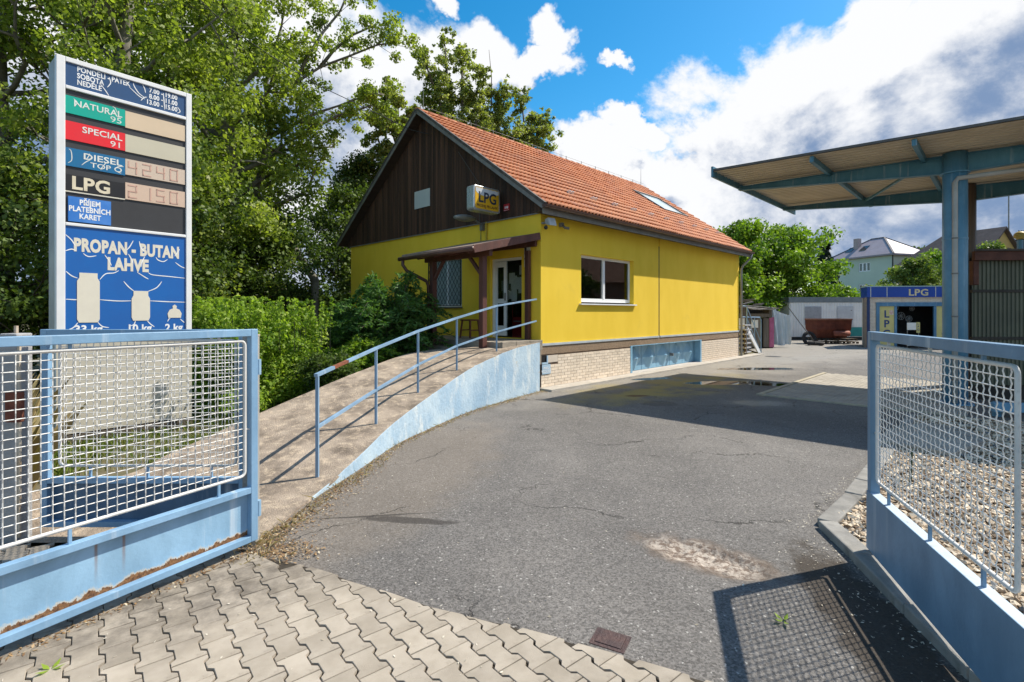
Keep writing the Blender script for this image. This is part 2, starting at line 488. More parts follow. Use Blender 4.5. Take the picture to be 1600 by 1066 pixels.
def asphalt_mat():
    m = bpy.data.materials.new("asphalt"); m.use_nodes = True
    t = m.node_tree; t.nodes.clear(); N = NT(t)
    out, p = N.n('ShaderNodeOutputMaterial'), N.n('ShaderNodeBsdfPrincipled')
    tc = N.n('ShaderNodeTexCoord'); o = tc.outputs['Object']
    big = N.ramp(N.noise(o, .45, 5, .6), .3, .7)
    c = N.mix(big, (.132, .122, .114), (.182, .168, .156))
    mid = N.ramp(N.noise(o, 2.3, 7, .68), .35, .7)
    c = N.mix(N.m('MULTIPLY', mid, .4), c, (.115, .108, .103))
    trk = N.ramp(N.noise(N.v('MULTIPLY', N.v('ADD', o, N.v('SCALE', N.noise(o, .5, 2, color=True), scale=1.5)), (1.0, .28, 1)), 1.3, 5, .6), .42, .62)
    c = N.mix(N.m('MULTIPLY', trk, .30), c, (.105, .098, .093))
    # aggregate: each chip its own grey
    vo = N.n('ShaderNodeTexVoronoi'); vo.inputs['Scale'].default_value = 85; N.set(vo.inputs['Vector'], o)
    sepc = N.n('ShaderNodeSeparateColor'); N.set(sepc.inputs[0], vo.outputs['Color'])
    chip = sepc.outputs[0]
    c = N.v('SCALE', c, scale=N.m('ADD', .56, N.m('MULTIPLY', chip, .84)))
    lightchip = N.ramp(sepc.outputs[1], .988, .993)
    c = N.mix(N.m('MULTIPLY', lightchip, .75), c, (.46, .44, .41))
    darkp = N.ramp(N.noise(o, 38, 5, .7), .56, .68)
    c = N.mix(N.m('MULTIPLY', darkp, .38), c, (.065, .062, .06))
    # paler tone mixed in further into the yard
    sp = N.n('ShaderNodeSeparateXYZ'); N.set(sp.inputs[0], o)
    far = N.m('ADD', N.m('ADD', N.m('MULTIPLY', sp.outputs[0], -.70), sp.outputs[1]), N.m('MULTIPLY', N.m('SUBTRACT', N.noise(o, .8, 5), .5), 5))
    far = N.ramp(far, 9.2, 12.0)
    c = N.mix(N.m('MULTIPLY', far, .72), c, N.mix(N.noise(o, 1.2, 6, .65), (.31, .285, .25), (.24, .225, .205)))
    # dry dust along the ramp foot and the gate
    dust = ell(N, o, -1.25, 5.9, .85, 2.6, R(-14), .3, 3.0, .3)
    c = N.mix(N.m('MULTIPLY', dust, .25), c, (.27, .21, .15))
    # cracks
    cr = N.n('ShaderNodeTexVoronoi', feature='DISTANCE_TO_EDGE'); cr.inputs['Scale'].default_value = .55
    N.set(cr.inputs['Vector'], N.v('ADD', o, N.v('SCALE', N.noise(o, 1.6, 6, .65, color=True), scale=.9)))
    crk = N.m('MULTIPLY', N.m('SUBTRACT', 1.0, N.ramp(cr.outputs['Distance'], .002, .009)), N.ramp(N.noise(o, .6, 2), .47, .58))
    c = N.mix(N.m('MULTIPLY', crk, .8), c, (.028, .025, .022))
    # old oil and damp stains
    st = ell(N, o, -.92, 4.52, .42, .07, R(-8), .45, 4.5)
    st = N.m('MAXIMUM', st, ell(N, o, -1.25, 4.62, .55, .018, R(8), .3, 4))
    st = N.m('MAXIMUM', st, N.m('MULTIPLY', ell(N, o, 3.0, 10.3, .35, .3, 0, .5, 3), .6))
    st = N.m('MAXIMUM', st, N.m('MULTIPLY', ell(N, o, 4.6, 9.0, 1.6, .9, R(-35), .4, 1.4, .5), .35))
    c = N.mix(N.m('MULTIPLY', st, .75), c, (.036, .030, .026))
    algae = ell(N, o, 3.9, 12.7, 3.1, 1.15, R(42), .35, 1.3, .4)
    algae = N.m('MULTIPLY', algae, N.ramp(N.noise(o, 1.1, 5), .36, .6))
    c = N.mix(N.m('MULTIPLY', algae, .85), c, (.30, .24, .075))
    rustspot = ell(N, o, 2.75, 11.25, .28, .11, R(10), .5, 5)
    c = N.mix(N.m('MULTIPLY', rustspot, .8), c, (.10, .035, .015))
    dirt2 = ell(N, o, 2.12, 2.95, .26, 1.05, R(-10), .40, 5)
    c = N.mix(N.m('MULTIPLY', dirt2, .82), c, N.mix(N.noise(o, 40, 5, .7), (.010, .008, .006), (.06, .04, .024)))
    # broken patch
    pot = N.m('MULTIPLY', ell(N, o, 1.46, 3.86, .40, .19, R(-38), .6, 7.0, .5), N.ramp(N.noise(o, 14, 8, .75), .32, .52))
    rimm = ell(N, o, 1.46, 3.86, .50, .24, R(-38), .5, 4.5, .3)
    c = N.mix(N.m('MULTIPLY', rimm, .75), c, N.mix(N.noise(o, 26, 6, .7), (.05, .034, .025), (.17, .12, .085)))
    c = N.mix(N.m('MULTIPLY', pot, .88), c, N.mix(N.ramp(N.noise(o, 22, 6, .7), .42, .56), (.17, .12, .09), (.52, .45, .38)))
    # standing water and damp
    w = ell(N, o, 5.55, 13.3, 1.25, .34, R(5), .4, 1.4, .12)
    w = N.m('MAXIMUM', w, ell(N, o, 7.0, 12.9, 1.1, .30, R(-12), .4, 1.4, .12))
    w = N.m('MAXIMUM', w, ell(N, o, 8.0, 16.6, 1.3, .36, R(4), .4, 1.3, .12))
    w = N.m('MAXIMUM', w, ell(N, o, 3.95, 14.15, .65, .2, R(20), .4, 1.6, .12))
    damp = N.m('MAXIMUM', N.m('MULTIPLY', ell(N, o, 5.0, 10.35, .62, .36, 0, .4, 2.6, .5), .9), N.m('MULTIPLY', ell(N, o, 10.0, 19.2, 4.5, .8, R(35), .35, .9, .4), .55))
    c = N.mix(w, c, (.022, .02, .018))
    N.set(p.inputs['Base Color'], c)
    rg = N.m('SUBTRACT', .86, N.m('MULTIPLY', damp, .5))
    rg = N.m('SUBTRACT', rg, N.m('MULTIPLY', w, .84), clamp=True)
    N.set(p.inputs['Roughness'], N.m('MAXIMUM', rg, .02))
    p.inputs['Specular IOR Level'].default_value = .4
    b = N.n('ShaderNodeBump'); b.inputs['Distance'].default_value = .012
    N.set(b.inputs['Strength'], N.m('MULTIPLY', N.m('SUBTRACT', 1.0, w), .75))
    N.set(b.inputs['Height'], N.m('ADD', N.m('ADD', N.m('MULTIPLY', chip, .35), N.m('MULTIPLY', N.noise(o, 150, 3, .6), .6)), N.m('MULTIPLY', crk, -1.5)))
    N.set(p.inputs['Normal'], b.outputs[0])
    N.set(out.inputs[0], p.outputs[0])
    return m


TH = math.atan2(.7147, .6995)
E1, E2 = Vector((.6995, .7147, 0)), Vector((-.7147, .6995, 0))
HO = Vector((.688, 12.14, 0))                     # corner of the yellow house
def H(a, s, z=0.0): return HO + E1 * a + E2 * s + Vector((0, 0, z))

# terrain
g = mat("dry_meadow", (.075, .085, .028), (.13, .105, .06), .95, 1.6, .5, 30, dirt=(.16, .125, .085), dirt_amt=.5, dirt_scale=1.1)
MB().add([(-400, -150, -.06), (400, -150, -.06), (400, 900, -.06), (-400, 900, -.06)], [(0, 1, 2, 3)]).build("ground", g, kind='structure')

# foot curve of the ramp wall: x, y, top height
WALL = [(-2.10, 4.05, .0), (-2.02, 4.5, .0), (-1.94, 5.2, .03), (-1.80, 5.95, .14), (-1.62, 7.1, .31), (-1.27, 8.2, .52), (-.80, 9.45, .77), (-.33, 10.3, .94), (.10, 11.05, 1.06), (.655, 11.93, 1.13)]
AM = asphalt_mat()
mb = MB()
# asphalt sheet: outline left of the yard is the foot of the ramp wall and the house
o1, o2 = H(0, -.0), H(15, 0)
edge = [(-2.14, 3.9)] + [(x - .05, y) for x, y, z in WALL] + [(o1.x, o1.y), (o2.x, o2.y), (2, 34), (2, 60), (60, 60), (60, -6), (3.4, -6)]
near = [(3.4, 6.2)]
out_poly = edge[:]                                 # big ring, the fine grid fills the front
bmx = bmesh.new()
X0, X1, Y0, Y1, ST = -2.0, 3.4, 2.0, 5.6, .045
def dz(x, y):
    c, s = math.cos(R(38)), math.sin(R(38))
    u, v = x - 1.46, y - 3.86
    a, b = (u * c - v * s) / .43, (u * s + v * c) / .19
    d = math.hypot(a, b) + (mnoise.noise(Vector((x * 6, y * 6, 0)))) * .5
    dip = max(0, min(1, (1.12 - d) / .4))
    e = min(1, max(0, (x - X0) / .4)) * min(1, max(0, (X1 - x) / .4)) * min(1, max(0, (y - Y0) / .4)) * min(1, max(0, (Y1 - y) / .4))
    return (-.028 * dip * (1 + .5 * mnoise.noise(Vector((x * 22, y * 22, 3)))) - .005 * abs(mnoise.noise(Vector((x * 1.1, y * 1.1, 7))))) * e
nx, ny = int((X1 - X0) / ST), int((Y1 - Y0) / ST)
vs_, fs_ = [], []
for j in range(ny + 1):
    for i in range(nx + 1):
        x, y = X0 + (X1 - X0) * i / nx, Y0 + (Y1 - Y0) * j / ny
        # the left rim follows the ramp wall
        vs_.append((x, y, dz(x, y)))
for j in range(ny):
    for i in range(nx):
        a = j * (nx + 1) + i
        fs_.append((a, a + 1, a + nx + 2, a + nx + 1))
mb.add(vs_, fs_)
# coarse pieces round the grid, edge to edge
def poly(pts): mb.add([(x, y, 0) for x, y in pts], [tuple(range(len(pts)))])
poly([(-12, 3.98), (-12, -6), (X0, -6), (X0, 3.98)])
poly([(X0, Y0), (X0, -6), (X1, -6), (X1, Y0)])
poly([(-2.3, 3.98), (X0, 3.98), (X0, Y1), (-2.0, Y1)])
poly([(X1, Y1), (X1, -6), (60, -6), (60, Y1)])
poly([(X0, Y1), (60, Y1), (60, 60), (20, 60), (o2.x, o2.y), (o1.x, o1.y), (.60, 11.93), (.05, 11.05), (-.38, 10.3), (-.85, 9.45), (-1.32, 8.2), (-1.67, 7.1), (-1.85, 5.95), (-1.95, Y1)][::1])
fixn(mb.build("asphalt_yard", AM, kind='structure'))

# ---- zigzag pavers
paver_m = mat("concrete_paver", (.41, .355, .29), (.31, .265, .21), .9, 4, .5, 260, rand=.2, dirt=(.11, .09, .07), dirt_amt=.34, dirt_scale=5, detail=8)
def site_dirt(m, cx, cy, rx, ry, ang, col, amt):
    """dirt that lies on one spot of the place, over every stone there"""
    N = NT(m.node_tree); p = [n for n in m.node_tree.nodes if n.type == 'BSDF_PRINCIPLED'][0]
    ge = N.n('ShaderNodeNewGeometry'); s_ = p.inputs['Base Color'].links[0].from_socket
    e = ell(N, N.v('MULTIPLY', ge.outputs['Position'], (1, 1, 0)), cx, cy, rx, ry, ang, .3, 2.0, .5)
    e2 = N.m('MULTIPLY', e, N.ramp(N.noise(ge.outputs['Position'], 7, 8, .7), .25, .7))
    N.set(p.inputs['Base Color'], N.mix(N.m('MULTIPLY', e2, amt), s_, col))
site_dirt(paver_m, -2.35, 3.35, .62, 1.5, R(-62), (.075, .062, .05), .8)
bed_m = mat("joint_soil", (.028, .022, .016), (.06, .048, .034), .95, 20, .5, 120)
ARC = [(-2.10, 3.97), (-1.90, 3.83), (-1.605, 3.735), (-1.193, 3.535), (-.818, 3.331), (-.322, 3.096), (-.057, 3.006), (.308, 2.843), (.60, 2.71), (.96, 2.54), (1.6, 2.22), (2.6, 1.7)]
pave_bed = MB()
pts = [(-9, 3.97)] + ARC + [(2.6, -4), (-9, -4)]
pave_bed.add([(x, y, .004) for x, y in pts], [tuple(range(len(pts) - 1, -1, -1))])
pavement = fixn(pave_bed.build("pavement", bed_m, kind='structure'))
ja = R(39.5); jd = Vector((math.cos(ja), math.sin(ja))); sd = Vector((math.sin(ja), -math.cos(ja)))
gp = .0035
def paver_outline():
    w, n, L = .0820, .0562, .0970
    return [(-w, -L), (w, -L), (w, -L + .026), (n, -.048), (n, .048), (w, L - .026), (w, L), (-w, L), (-w, L - .026), (-n, .048), (-n, -.048), (-w, -L + .026)]
PO = paver_outline()
def clip(poly_, a, b):
    """keep what lies right of a->b"""
    res = []
    def side(p): return (b[0] - a[0]) * (p[1] - a[1]) - (b[1] - a[1]) * (p[0] - a[0])
    for i in range(len(poly_)):
        p, q = poly_[i], poly_[(i + 1) % len(poly_)]
        sp_, sq_ = side(p), side(q)
        if sp_ <= 0: res.append(p)
        if (sp_ < 0) != (sq_ < 0) and sp_ != sq_:
            t_ = sp_ / (sp_ - sq_); res.append((p[0] + (q[0] - p[0]) * t_, p[1] + (q[1] - p[1]) * t_))
    return res
def paver_mb(outl, h=.018, ch=.0035):
    m_ = MB(); n = len(outl)
    cx = sum(p[0] for p in outl) / n; cy = sum(p[1] for p in outl) / n
    ins = []
    for p in outl:
        d = Vector((cx - p[0], cy - p[1])); d = d.normalized() * ch if d.length > ch else d * .5
        ins.append((p[0] + d.x, p[1] + d.y))
    vv = [(x, y, -.002) for x, y in outl] + [(x, y, h - .003) for x, y in outl] + [(x, y, h) for x, y in ins]
    ff = [(i, (i + 1) % n, n + (i + 1) % n, n + i) for i in range(n)] + [(n + i, n + (i + 1) % n, 2 * n + (i + 1) % n, 2 * n + i) for i in range(n)] + [tuple(range(2 * n, 3 * n))]
    return m_.add(vv, ff)
full = paver_mb(PO).mesh("paver", paver_m)
cands = []
anchor = Vector((-1.003, 2.73))
for k in range(-60, 40):
    for l in range(-40, 40):
        c = anchor + jd * (.1425 * k) + sd * (.2 * (l + (k % 2) * .5) + .1)
        if not (-7 < c.x < 2.3 and .9 < c.y < 3.97): continue
        outl = [(c + jd * p[0] + sd * p[1]) for p in PO]
        w_ = [(p.x, p.y) for p in outl]
        cut = False
        for i in range(len(ARC) - 1):
            a, b = ARC[i], ARC[i + 1]
            if a[0] - .25 < c.x < b[0] + .25:
                nw = clip(w_, a, b)
                if len(nw) != len(w_) or any(abs(u[0] - v[0]) > 1e-6 for u, v in zip(nw, w_)): cut = True
                w_ = nw
                if len(w_) < 3: break
        if len(w_) < 3: continue
        A_ = abs(sum(w_[i][0] * w_[(i + 1) % len(w_)][1] - w_[(i + 1) % len(w_)][0] * w_[i][1] for i in range(len(w_)))) / 2
        if A_ < .0018: continue
        if c.y > 3.93: continue
        cands.append((c, cut, w_))
def seen(c): return abs(c.x) < 1.03 * c.y and c.y > 2.3
cands.sort(key=lambda t: (not seen(t[0]), t[0].length))
rest = MB()
for i, (c, cut, w_) in enumerate(cands):
    z, tx, ty = random.gauss(0, .0012), random.gauss(0, .007), random.gauss(0, .007)
    if i < 298 and seen(c):
        if cut:
            me = paver_mb([(p[0] - c.x, p[1] - c.y) for p in w_]).mesh("paver", paver_m)
            o = link("paver", me, pavement, (c.x, c.y, z), (tx, ty, 0))
        else:
            rot = math.atan2(jd.y, jd.x)
            # sd is jd turned by -90 deg: mirror of local y, the outline is symmetric
            o = link("paver", full, pavement, (c.x, c.y, z), (tx, ty, rot))
        fixed = o
    else:
        loc = [(p[0], p[1]) for p in w_]
        q = paver_mb(loc)
        rest.add([(v[0], v[1], v[2] + z) for v in q.v], q.f)
fixn(rest.build("paver_field", paver_m, pavement, kind='stuff'))

# ---- paved apron under the forecourt canopy
apr = mat("apron_paver", (.42, .38, .32), (.34, .31, .27), .9, 3, .5, 150, rand=.2, dirt=(.14, .12, .1), dirt_amt=.25)
AO = Vector((5.6, 11.34, 0))
apron = MB().add([AO + E1 * a - E2 * b + Vector((0, 0, .004)) for a, b in ((0, 0), (5.6, 0), (5.6, 3.4), (0, 3.4))], [(0, 1, 2, 3)]).build("concrete_apron", bed_m, kind='structure')
fixn(apron)
pv = MB()
for i in range(28):
    for j in range(34):
        a, b = i * .2 + (.1 if j % 2 else 0) + .004, j * .1
        if a + .2 > 5.61: continue
        p = [AO + E1 * u - E2 * v for u, v in ((a, b + .006), (a + .192, b + .006), (a + .192, b + .098), (a, b + .098))]
        z = .014 + random.gauss(0, .001)
        n0 = len(pv.v)
        pv.add([(q.x, q.y, 0) for q in p] + [(q.x, q.y, z) for q in p], [(4, 5, 6, 7), (0, 1, 5, 4), (1, 2, 6, 5), (2, 3, 7, 6), (3, 0, 4, 7)])
fixn(pv.build("apron_blocks", apr, apron, kind='stuff'))
ke = MB()
ke.bar(AO + Vector((0, 0, .0)) - E1 * .06, AO - E1 * .06 - E2 * 3.4, .1, .06)
ke.bar(AO + E2 * .06 - E1 * .1, AO + E1 * 5.6 + E2 * .06, .1, .06)
ke.build("apron_edging", mat("edging_concrete", (.42, .37, .27), (.33, .3, .24), .9, 4, .4), apron)

# ---- gravel bed with kerb stones on the right
kerb_m = mat("kerb_concrete", (.30, .285, .26), (.20, .19, .175), .92, 4, .6, 90, rand=.15, dirt=(.06, .055, .045), dirt_amt=.35, dirt_scale=4)
KP = [(2.25, 1.2), (2.36, 2.54), (2.47, 3.1), (2.60, 3.75), (2.70, 4.36), (3.35, 4.98), (4.10, 5.80), (5.4, 7.15), (7.05, 8.95)]
GB = KP + [(8.6, 8.3), (12, 6.2), (16, 4), (16, 1.2)]
gb = MB(); gb.add([(x, y, .02) for x, y in GB], [tuple(range(len(GB)))])
gravel_bed = fixn(gb.build("gravel_bed", mat("gravel_soil", (.15, .12, .085), (.26, .21, .15), .95, 25, .6, 60), kind='structure'))
kerb = bpy.data.objects.new("kerb", None); COL.objects.link(kerb); kerb['kind'] = 'structure'
for (a, b) in zip(KP[:-1], KP[1:]):
    A, B = Vector((*a, 0)), Vector((*b, 0)); L = (B - A).length; n = max(1, round(L / .62))
    for i in range(n):
        p, q = A.lerp(B, i / n), A.lerp(B, (i + 1) / n); d = (q - p).normalized()
        m_ = MB(); m_.bar((-(q - p).length / 2 + .004, 0, 0), ((q - p).length / 2 - .004, 0, 0), .15, .19)
        o = m_.build("kerb_stone", kerb_m, kerb, bevel=.012)
        c = (p + q) / 2
        o.location = (c.x + random.gauss(0, .004), c.y, -.025 + random.gauss(0, .005)); o.rotation_euler = (random.gauss(0, .02), random.gauss(0, .008), math.atan2(d.y, d.x))


def inpoly(x, y, P_):
    r = False; j = len(P_) - 1
    for i in range(len(P_)):
        if (P_[i][1] > y) != (P_[j][1] > y) and x < (P_[j][0] - P_[i][0]) * (y - P_[i][1]) / (P_[j][1] - P_[i][1]) + P_[i][0]: r = not r
        j = i
    return r


def pebble_mat():
    m = bpy.data.materials.new("pebbles"); m.use_nodes = True
    t = m.node_tree; t.nodes.clear(); N = NT(t)
    out, p = N.n('ShaderNodeOutputMaterial'), N.n('ShaderNodeBsdfPrincipled')
    g_ = N.n('ShaderNodeNewGeometry'); r = g_.outputs['Random Per Island']
    c = N.mix(N.ramp(r, 0, .35), (.16, .105, .065), (.42, .31, .20))
    c = N.mix(N.ramp(r, .3, .75), c, (.68, .57, .43))
    c = N.mix(N.ramp(r, .93, .95), c, (.14, .15, .16))
    N.set(p.inputs['Base Color'], c); p.inputs['Roughness'].default_value = .8
    N.set(out.inputs[0], p.outputs[0]); return m


# pebbles: octahedral stones, thickest near the camera
pos = []
while len(pos) < 15500:
    x, y = random.uniform(2.2, 9.2), random.uniform(1.3, 8.95)
    if inpoly(x, y, GB) and random.random() < min(1, (4.6 / (y + .8)) ** 1.2) and x / y < 1.35: pos.append((x, y))
n = len(pos); P_ = np.array(pos)
# keep the kerb clear
octv = np.array([(1, 0, 0), (0, 1, 0), (-1, 0, 0), (0, -1, 0), (0, 0, 1), (0, 0, -1)], float)
octf = [(0, 1, 4), (1, 2, 4), (2, 3, 4), (3, 0, 4), (1, 0, 5), (2, 1, 5), (3, 2, 5), (0, 3, 5)]
sz = RNG.uniform(.008, .021, n) * (1 + .10 * P_[:, 1]); ang = RNG.random(n) * 6.28
V = octv[None] * (np.stack([sz * RNG.uniform(1, 1.9, n), sz, sz * RNG.uniform(.5, .9, n)], 1))[:, None, :]
V += RNG.normal(size=V.shape) * (sz * .16)[:, None, None]
ca, sa = np.cos(ang)[:, None], np.sin(ang)[:, None]
tl = RNG.normal(size=n)[:, None] * .35
xx, yy, zz = V[..., 0], V[..., 1], V[..., 2]
xx, zz = xx * np.cos(tl) - zz * np.sin(tl), xx * np.sin(tl) + zz * np.cos(tl)
V = np.stack([xx * ca - yy * sa + P_[:, :1], xx * sa + yy * ca + P_[:, 1:], zz + .028 + RNG.random(n)[:, None] * .02], -1)
F = (np.array(octf)[None] + np.arange(n)[:, None, None] * 6).reshape(-1, 3)
me = bpy.data.meshes.new("gravel"); me.from_pydata(V.reshape(-1, 3).tolist(), [], F.tolist()); me.materials.append(pebble_mat()); me.update()
o = link("gravel", me); o['kind'] = 'stuff'; o['category'] = 'gravel'; o['label'] = 'pale cream and brown pebbles filling the bed behind the right gate'

# ================================================================== ramp
ramp_m = mat("ramp_concrete", (.42, .34, .265), (.17, .135, .105), .93, 2.4, 1.0, 60, dirt=(.60, .48, .35), dirt_amt=.45, dirt_scale=9, detail=12)
def wall_paint():
    m = bpy.data.materials.new("blue_wall_wash"); m.use_nodes = True
    t = m.node_tree; t.nodes.clear(); N = NT(t)
    out, p = N.n('ShaderNodeOutputMaterial'), N.n('ShaderNodeBsdfPrincipled')
    tc = N.n('ShaderNodeTexCoord'); o = tc.outputs['Object']
    c = N.mix(N.ramp(N.noise(o, 1.3, 7, .65), .3, .7), (.27, .40, .53), (.44, .55, .63))
    c = N.mix(N.m('MULTIPLY', N.ramp(N.noise(N.v('MULTIPLY', o, (1, 1, .35)), 4, 8, .7), .5, .68), .8), c, (.62, .66, .66))
    c = N.mix(N.ramp(N.noise(o, 2.6, 9, .7, .5), .65, .69), c, (.50, .44, .34))
    c = N.mix(N.m('MULTIPLY', N.ramp(N.noise(N.v('MULTIPLY', o, (1, 1, .3)), 12, 6, .75), .6, .7), .4), c, (.14, .18, .22))
    N.set(p.inputs['Base Color'], c); p.inputs['Roughness'].default_value = .9
    b = N.n('ShaderNodeBump'); b.inputs['Strength'].default_value = .6; b.inputs['Distance'].default_value = .02
    N.set(b.inputs['Height'], N.noise(o, 16, 7, .65)); N.set(p.inputs['Normal'], b.outputs[0])
    N.set(out.inputs[0], p.outputs[0]); return m
ramp = thing("access_ramp", "curved concrete ramp rising to the shop door beside a wall washed pale blue", "ramp", (-2.0, 4.1, 0))
def spl(P_, n):
    res = []
    for i in range(len(P_) - 1):
        p0, p1, p2, p3 = [Vector(P_[max(0, min(len(P_) - 1, k))]) for k in (i - 1, i, i + 1, i + 2)]
        for k in range(n):
            u = k / n
            res.append(.5 * ((2 * p1) + (p2 - p0) * u + (2 * p0 - 5 * p1 + 4 * p2 - p3) * u * u + (3 * p1 - p0 - 3 * p2 + p3) * u ** 3))
    return res + [Vector(P_[-1])]
LEFT = [(-6.6, 4.05, .0), (-6.3, 4.5, .0), (-4.45, 5.4, .03), (-4.1, 6.1, .14), (-3.8, 7.1, .31), (-3.35, 8.2, .52), (-2.75, 9.45, .77), (-2.3, 10.3, .94), (-1.9, 11.05, 1.0), (-1.5, 11.93, 1.0)]
wo, le = spl(WALL, 8), spl(LEFT, 8)
OFF = Vector((2.0, -4.1, 0))
def wl(p, dx=0, dz=0): return (p.x + OFF.x + dx, p.y + OFF.y, p.z + dz)
mbw, mbr = MB(), MB()
nW = len(wo)
vv, ff = [], []
I0 = next(i for i, p in enumerate(wo) if p.y > 5.0)
for i, p in enumerate(wo):
    t_ = (wo[min(i + 1, nW - 1)] - wo[max(i - 1, 0)]); t_.z = 0; t_.normalize(); nl = Vector((-t_.y, t_.x, 0)) * .035
    jig = mnoise.noise(p * 3) * .014 + mnoise.noise(p * 11) * .006
    top = p.z + .008 + jig * .5
    a, b = Vector(wl(p)), Vector(wl(p + nl))
    vv += [(a.x + jig, a.y, -.08), (a.x, a.y, top), (b.x, b.y, top), (b.x, b.y, -.08)]
for i in range(I0, nW - 1):
    k = i * 4
    ff += [(k, k + 4, k + 5, k + 1), (k + 1, k + 5, k + 6, k + 2), (k + 2, k + 6, k + 7, k + 3)]
ff += [tuple(I0 * 4 + q for q in range(4)), tuple((nW - 1) * 4 + q for q in (3, 2, 1, 0))]
mbw.add(vv, ff); fixn(mbw.build("retaining_wall", wall_paint(), ramp))
M_ = 10
vv, ff = [], []
for i in range(nW):
    for j in range(M_ + 1):
        q = wo[i].lerp(le[i], j / M_)
        z = q.z + .012 + mnoise.noise(q * 2.2) * .012
        if j == 0: z = q.z + .012 + mnoise.noise(q * 9) * .008
        vv.append((q.x + OFF.x - (.012 if j == 0 else 0) + (mnoise.noise(q * 5) * .03 if j == 0 and q.y < 5.6 else 0), q.y + OFF.y, z))
for i in range(nW - 1):
    for j in range(M_):
        a = i * (M_ + 1) + j; ff.append((a, a + M_ + 1, a + M_ + 2, a + 1))
base = len(vv)
for i in range(nW):
    q = le[i]; vv.append((q.x + OFF.x - .05, q.y + OFF.y, -.1))
for i in range(nW - 1): ff.append((i * (M_ + 1) + M_, (i + 1) * (M_ + 1) + M_, base + i + 1, base + i))
n0_ = len(vv)
for i in range(nW): v0_ = vv[i * (M_ + 1)]; vv.append((v0_[0] + .004, v0_[1], -.02 if i <= I0 + 1 else v0_[2] - .03))
for i in range(nW - 1): ff.append((i * (M_ + 1), n0_ + i, n0_ + i + 1, (i + 1) * (M_ + 1)))
mbr.add(vv, ff); fixn(mbr.build("walkway", ramp_m, ramp))

# handrail
hr_m = paint("rail_blue", (.20, .32, .46), rust=.12)
rail = thing("handrail", "pale blue handrail with five posts and one rusty stretch along the ramp edge", "handrail", (-2.1, 5.48, 0))
posts = [(-2.10, 5.48, .02, 1.175, .61), (-1.876, 7.01, .28, 1.352, .778), (-1.53, 8.27, .5, 1.542, .996), (-1.023, 9.42, .75, 1.743, 1.227), (-.325, 10.74, .98, 1.985, 1.434)]
end_ = (.565, 12.02, 0, 2.156, 1.64)
ro = Vector((2.1, -5.48, 0))
for (x, y, z0, zt, zm) in posts:
    MB().bar(Vector((x, y, z0 - .05)) + ro, Vector((x, y, zt - .018)) + ro, .034, .034).build("post", hr_m, rail, bevel=.004)
mt = MB().bar(Vector((posts[0][0], posts[0][1] , posts[0][3])) + ro, Vector((posts[0][0], posts[0][1], posts[0][3])) + ro + Vector((.01, .01, 0)), .001, .001)
pl = [Vector(p[:2] + (p[3],)) + ro for p in posts + [end_]]
def strip(pl, w, h):
    m_ = MB()
    for a, b in zip(pl[:-1], pl[1:]): m_.bar(a, b + (b - a).normalized() * .012, w, h)
    return m_
p0, p1 = pl[0], pl[1]
strip([p0.lerp(p1, .45)] + pl[1:], .042, .034).build("top_rail", hr_m, rail)
strip([p0 - (p1 - p0).normalized() * .03, p0.lerp(p1, .22)], .042, .034).build("top_rail", hr_m, rail)
MB().bar(p0.lerp(p1, .23), p0.lerp(p1, .445), .041, .033).build("rusty_rail", mat("raw_rust", (.25, .08, .04), (.14, .05, .03), .85, 20, .3), rail, label="stretch of bare rust where the paint has gone")
strip([Vector(p[:2] + (p[4],)) + ro for p in posts + [end_]], .034, .03).build("middle_rail", hr_m, rail)

# pavement strip along the house
sw = MB()
sw.prism([(H(-.1, -.42).x, H(-.1, -.42).y), (H(14.2, -.42).x, H(14.2, -.42).y), (H(14.2, 0).x, H(14.2, 0).y), (H(-.1, 0).x, H(-.1, 0).y)], -.05, .05)
fixn(sw.build("house_footpath", mat("footpath_concrete", (.46, .42, .37), (.36, .33, .29), .9, 2.5, .5), kind='structure'))

# ================================================================== the yellow house
YW = mat("yellow_render", (.87, .60, .048), (.81, .55, .038), .88, 1.6, .4, 140, dirt=(.60, .41, .06), dirt_amt=.14, dirt_scale=1.1, streak=(1, 1, .4))
WOOD = mat("dark_planks", (.030, .015, .010), (.105, .050, .030), .75, 9, .5, 60, rand=.7, streak=(1, 1, .035), detail=8)
GREYM = mat("grey_metal", (.22, .22, .21), (.16, .16, .16), .45, 3, .1)
WHITE = mat("white_pvc", (.78, .79, .80), (.72, .73, .74), .35, 3)
BRICK = mat("cream_brick", (.80, .68, .55), (.70, .585, .46), .85, 8, .3, 120, rand=.22)
MORT = mat("brick_mortar", (.16, .11, .08), (.24, .17, .12), .95, 12, .3)
AGG = mat("pebbledash", (.34, .24, .16), (.24, .17, .11), .95, 30, 1, 70, dirt=(.15, .1, .07), dirt_amt=.3)
BRN = mat("brown_gutter", (.10, .045, .032), (.07, .033, .025), .4, 5)
house = thing("yellow_house", "yellow rendered house with dark planked gable, orange tiled roof and cream brick base", "house", HO, TH)
LEN, WID, EAVE, RIDGE = 12.45, 9.2, 4.25, 7.87


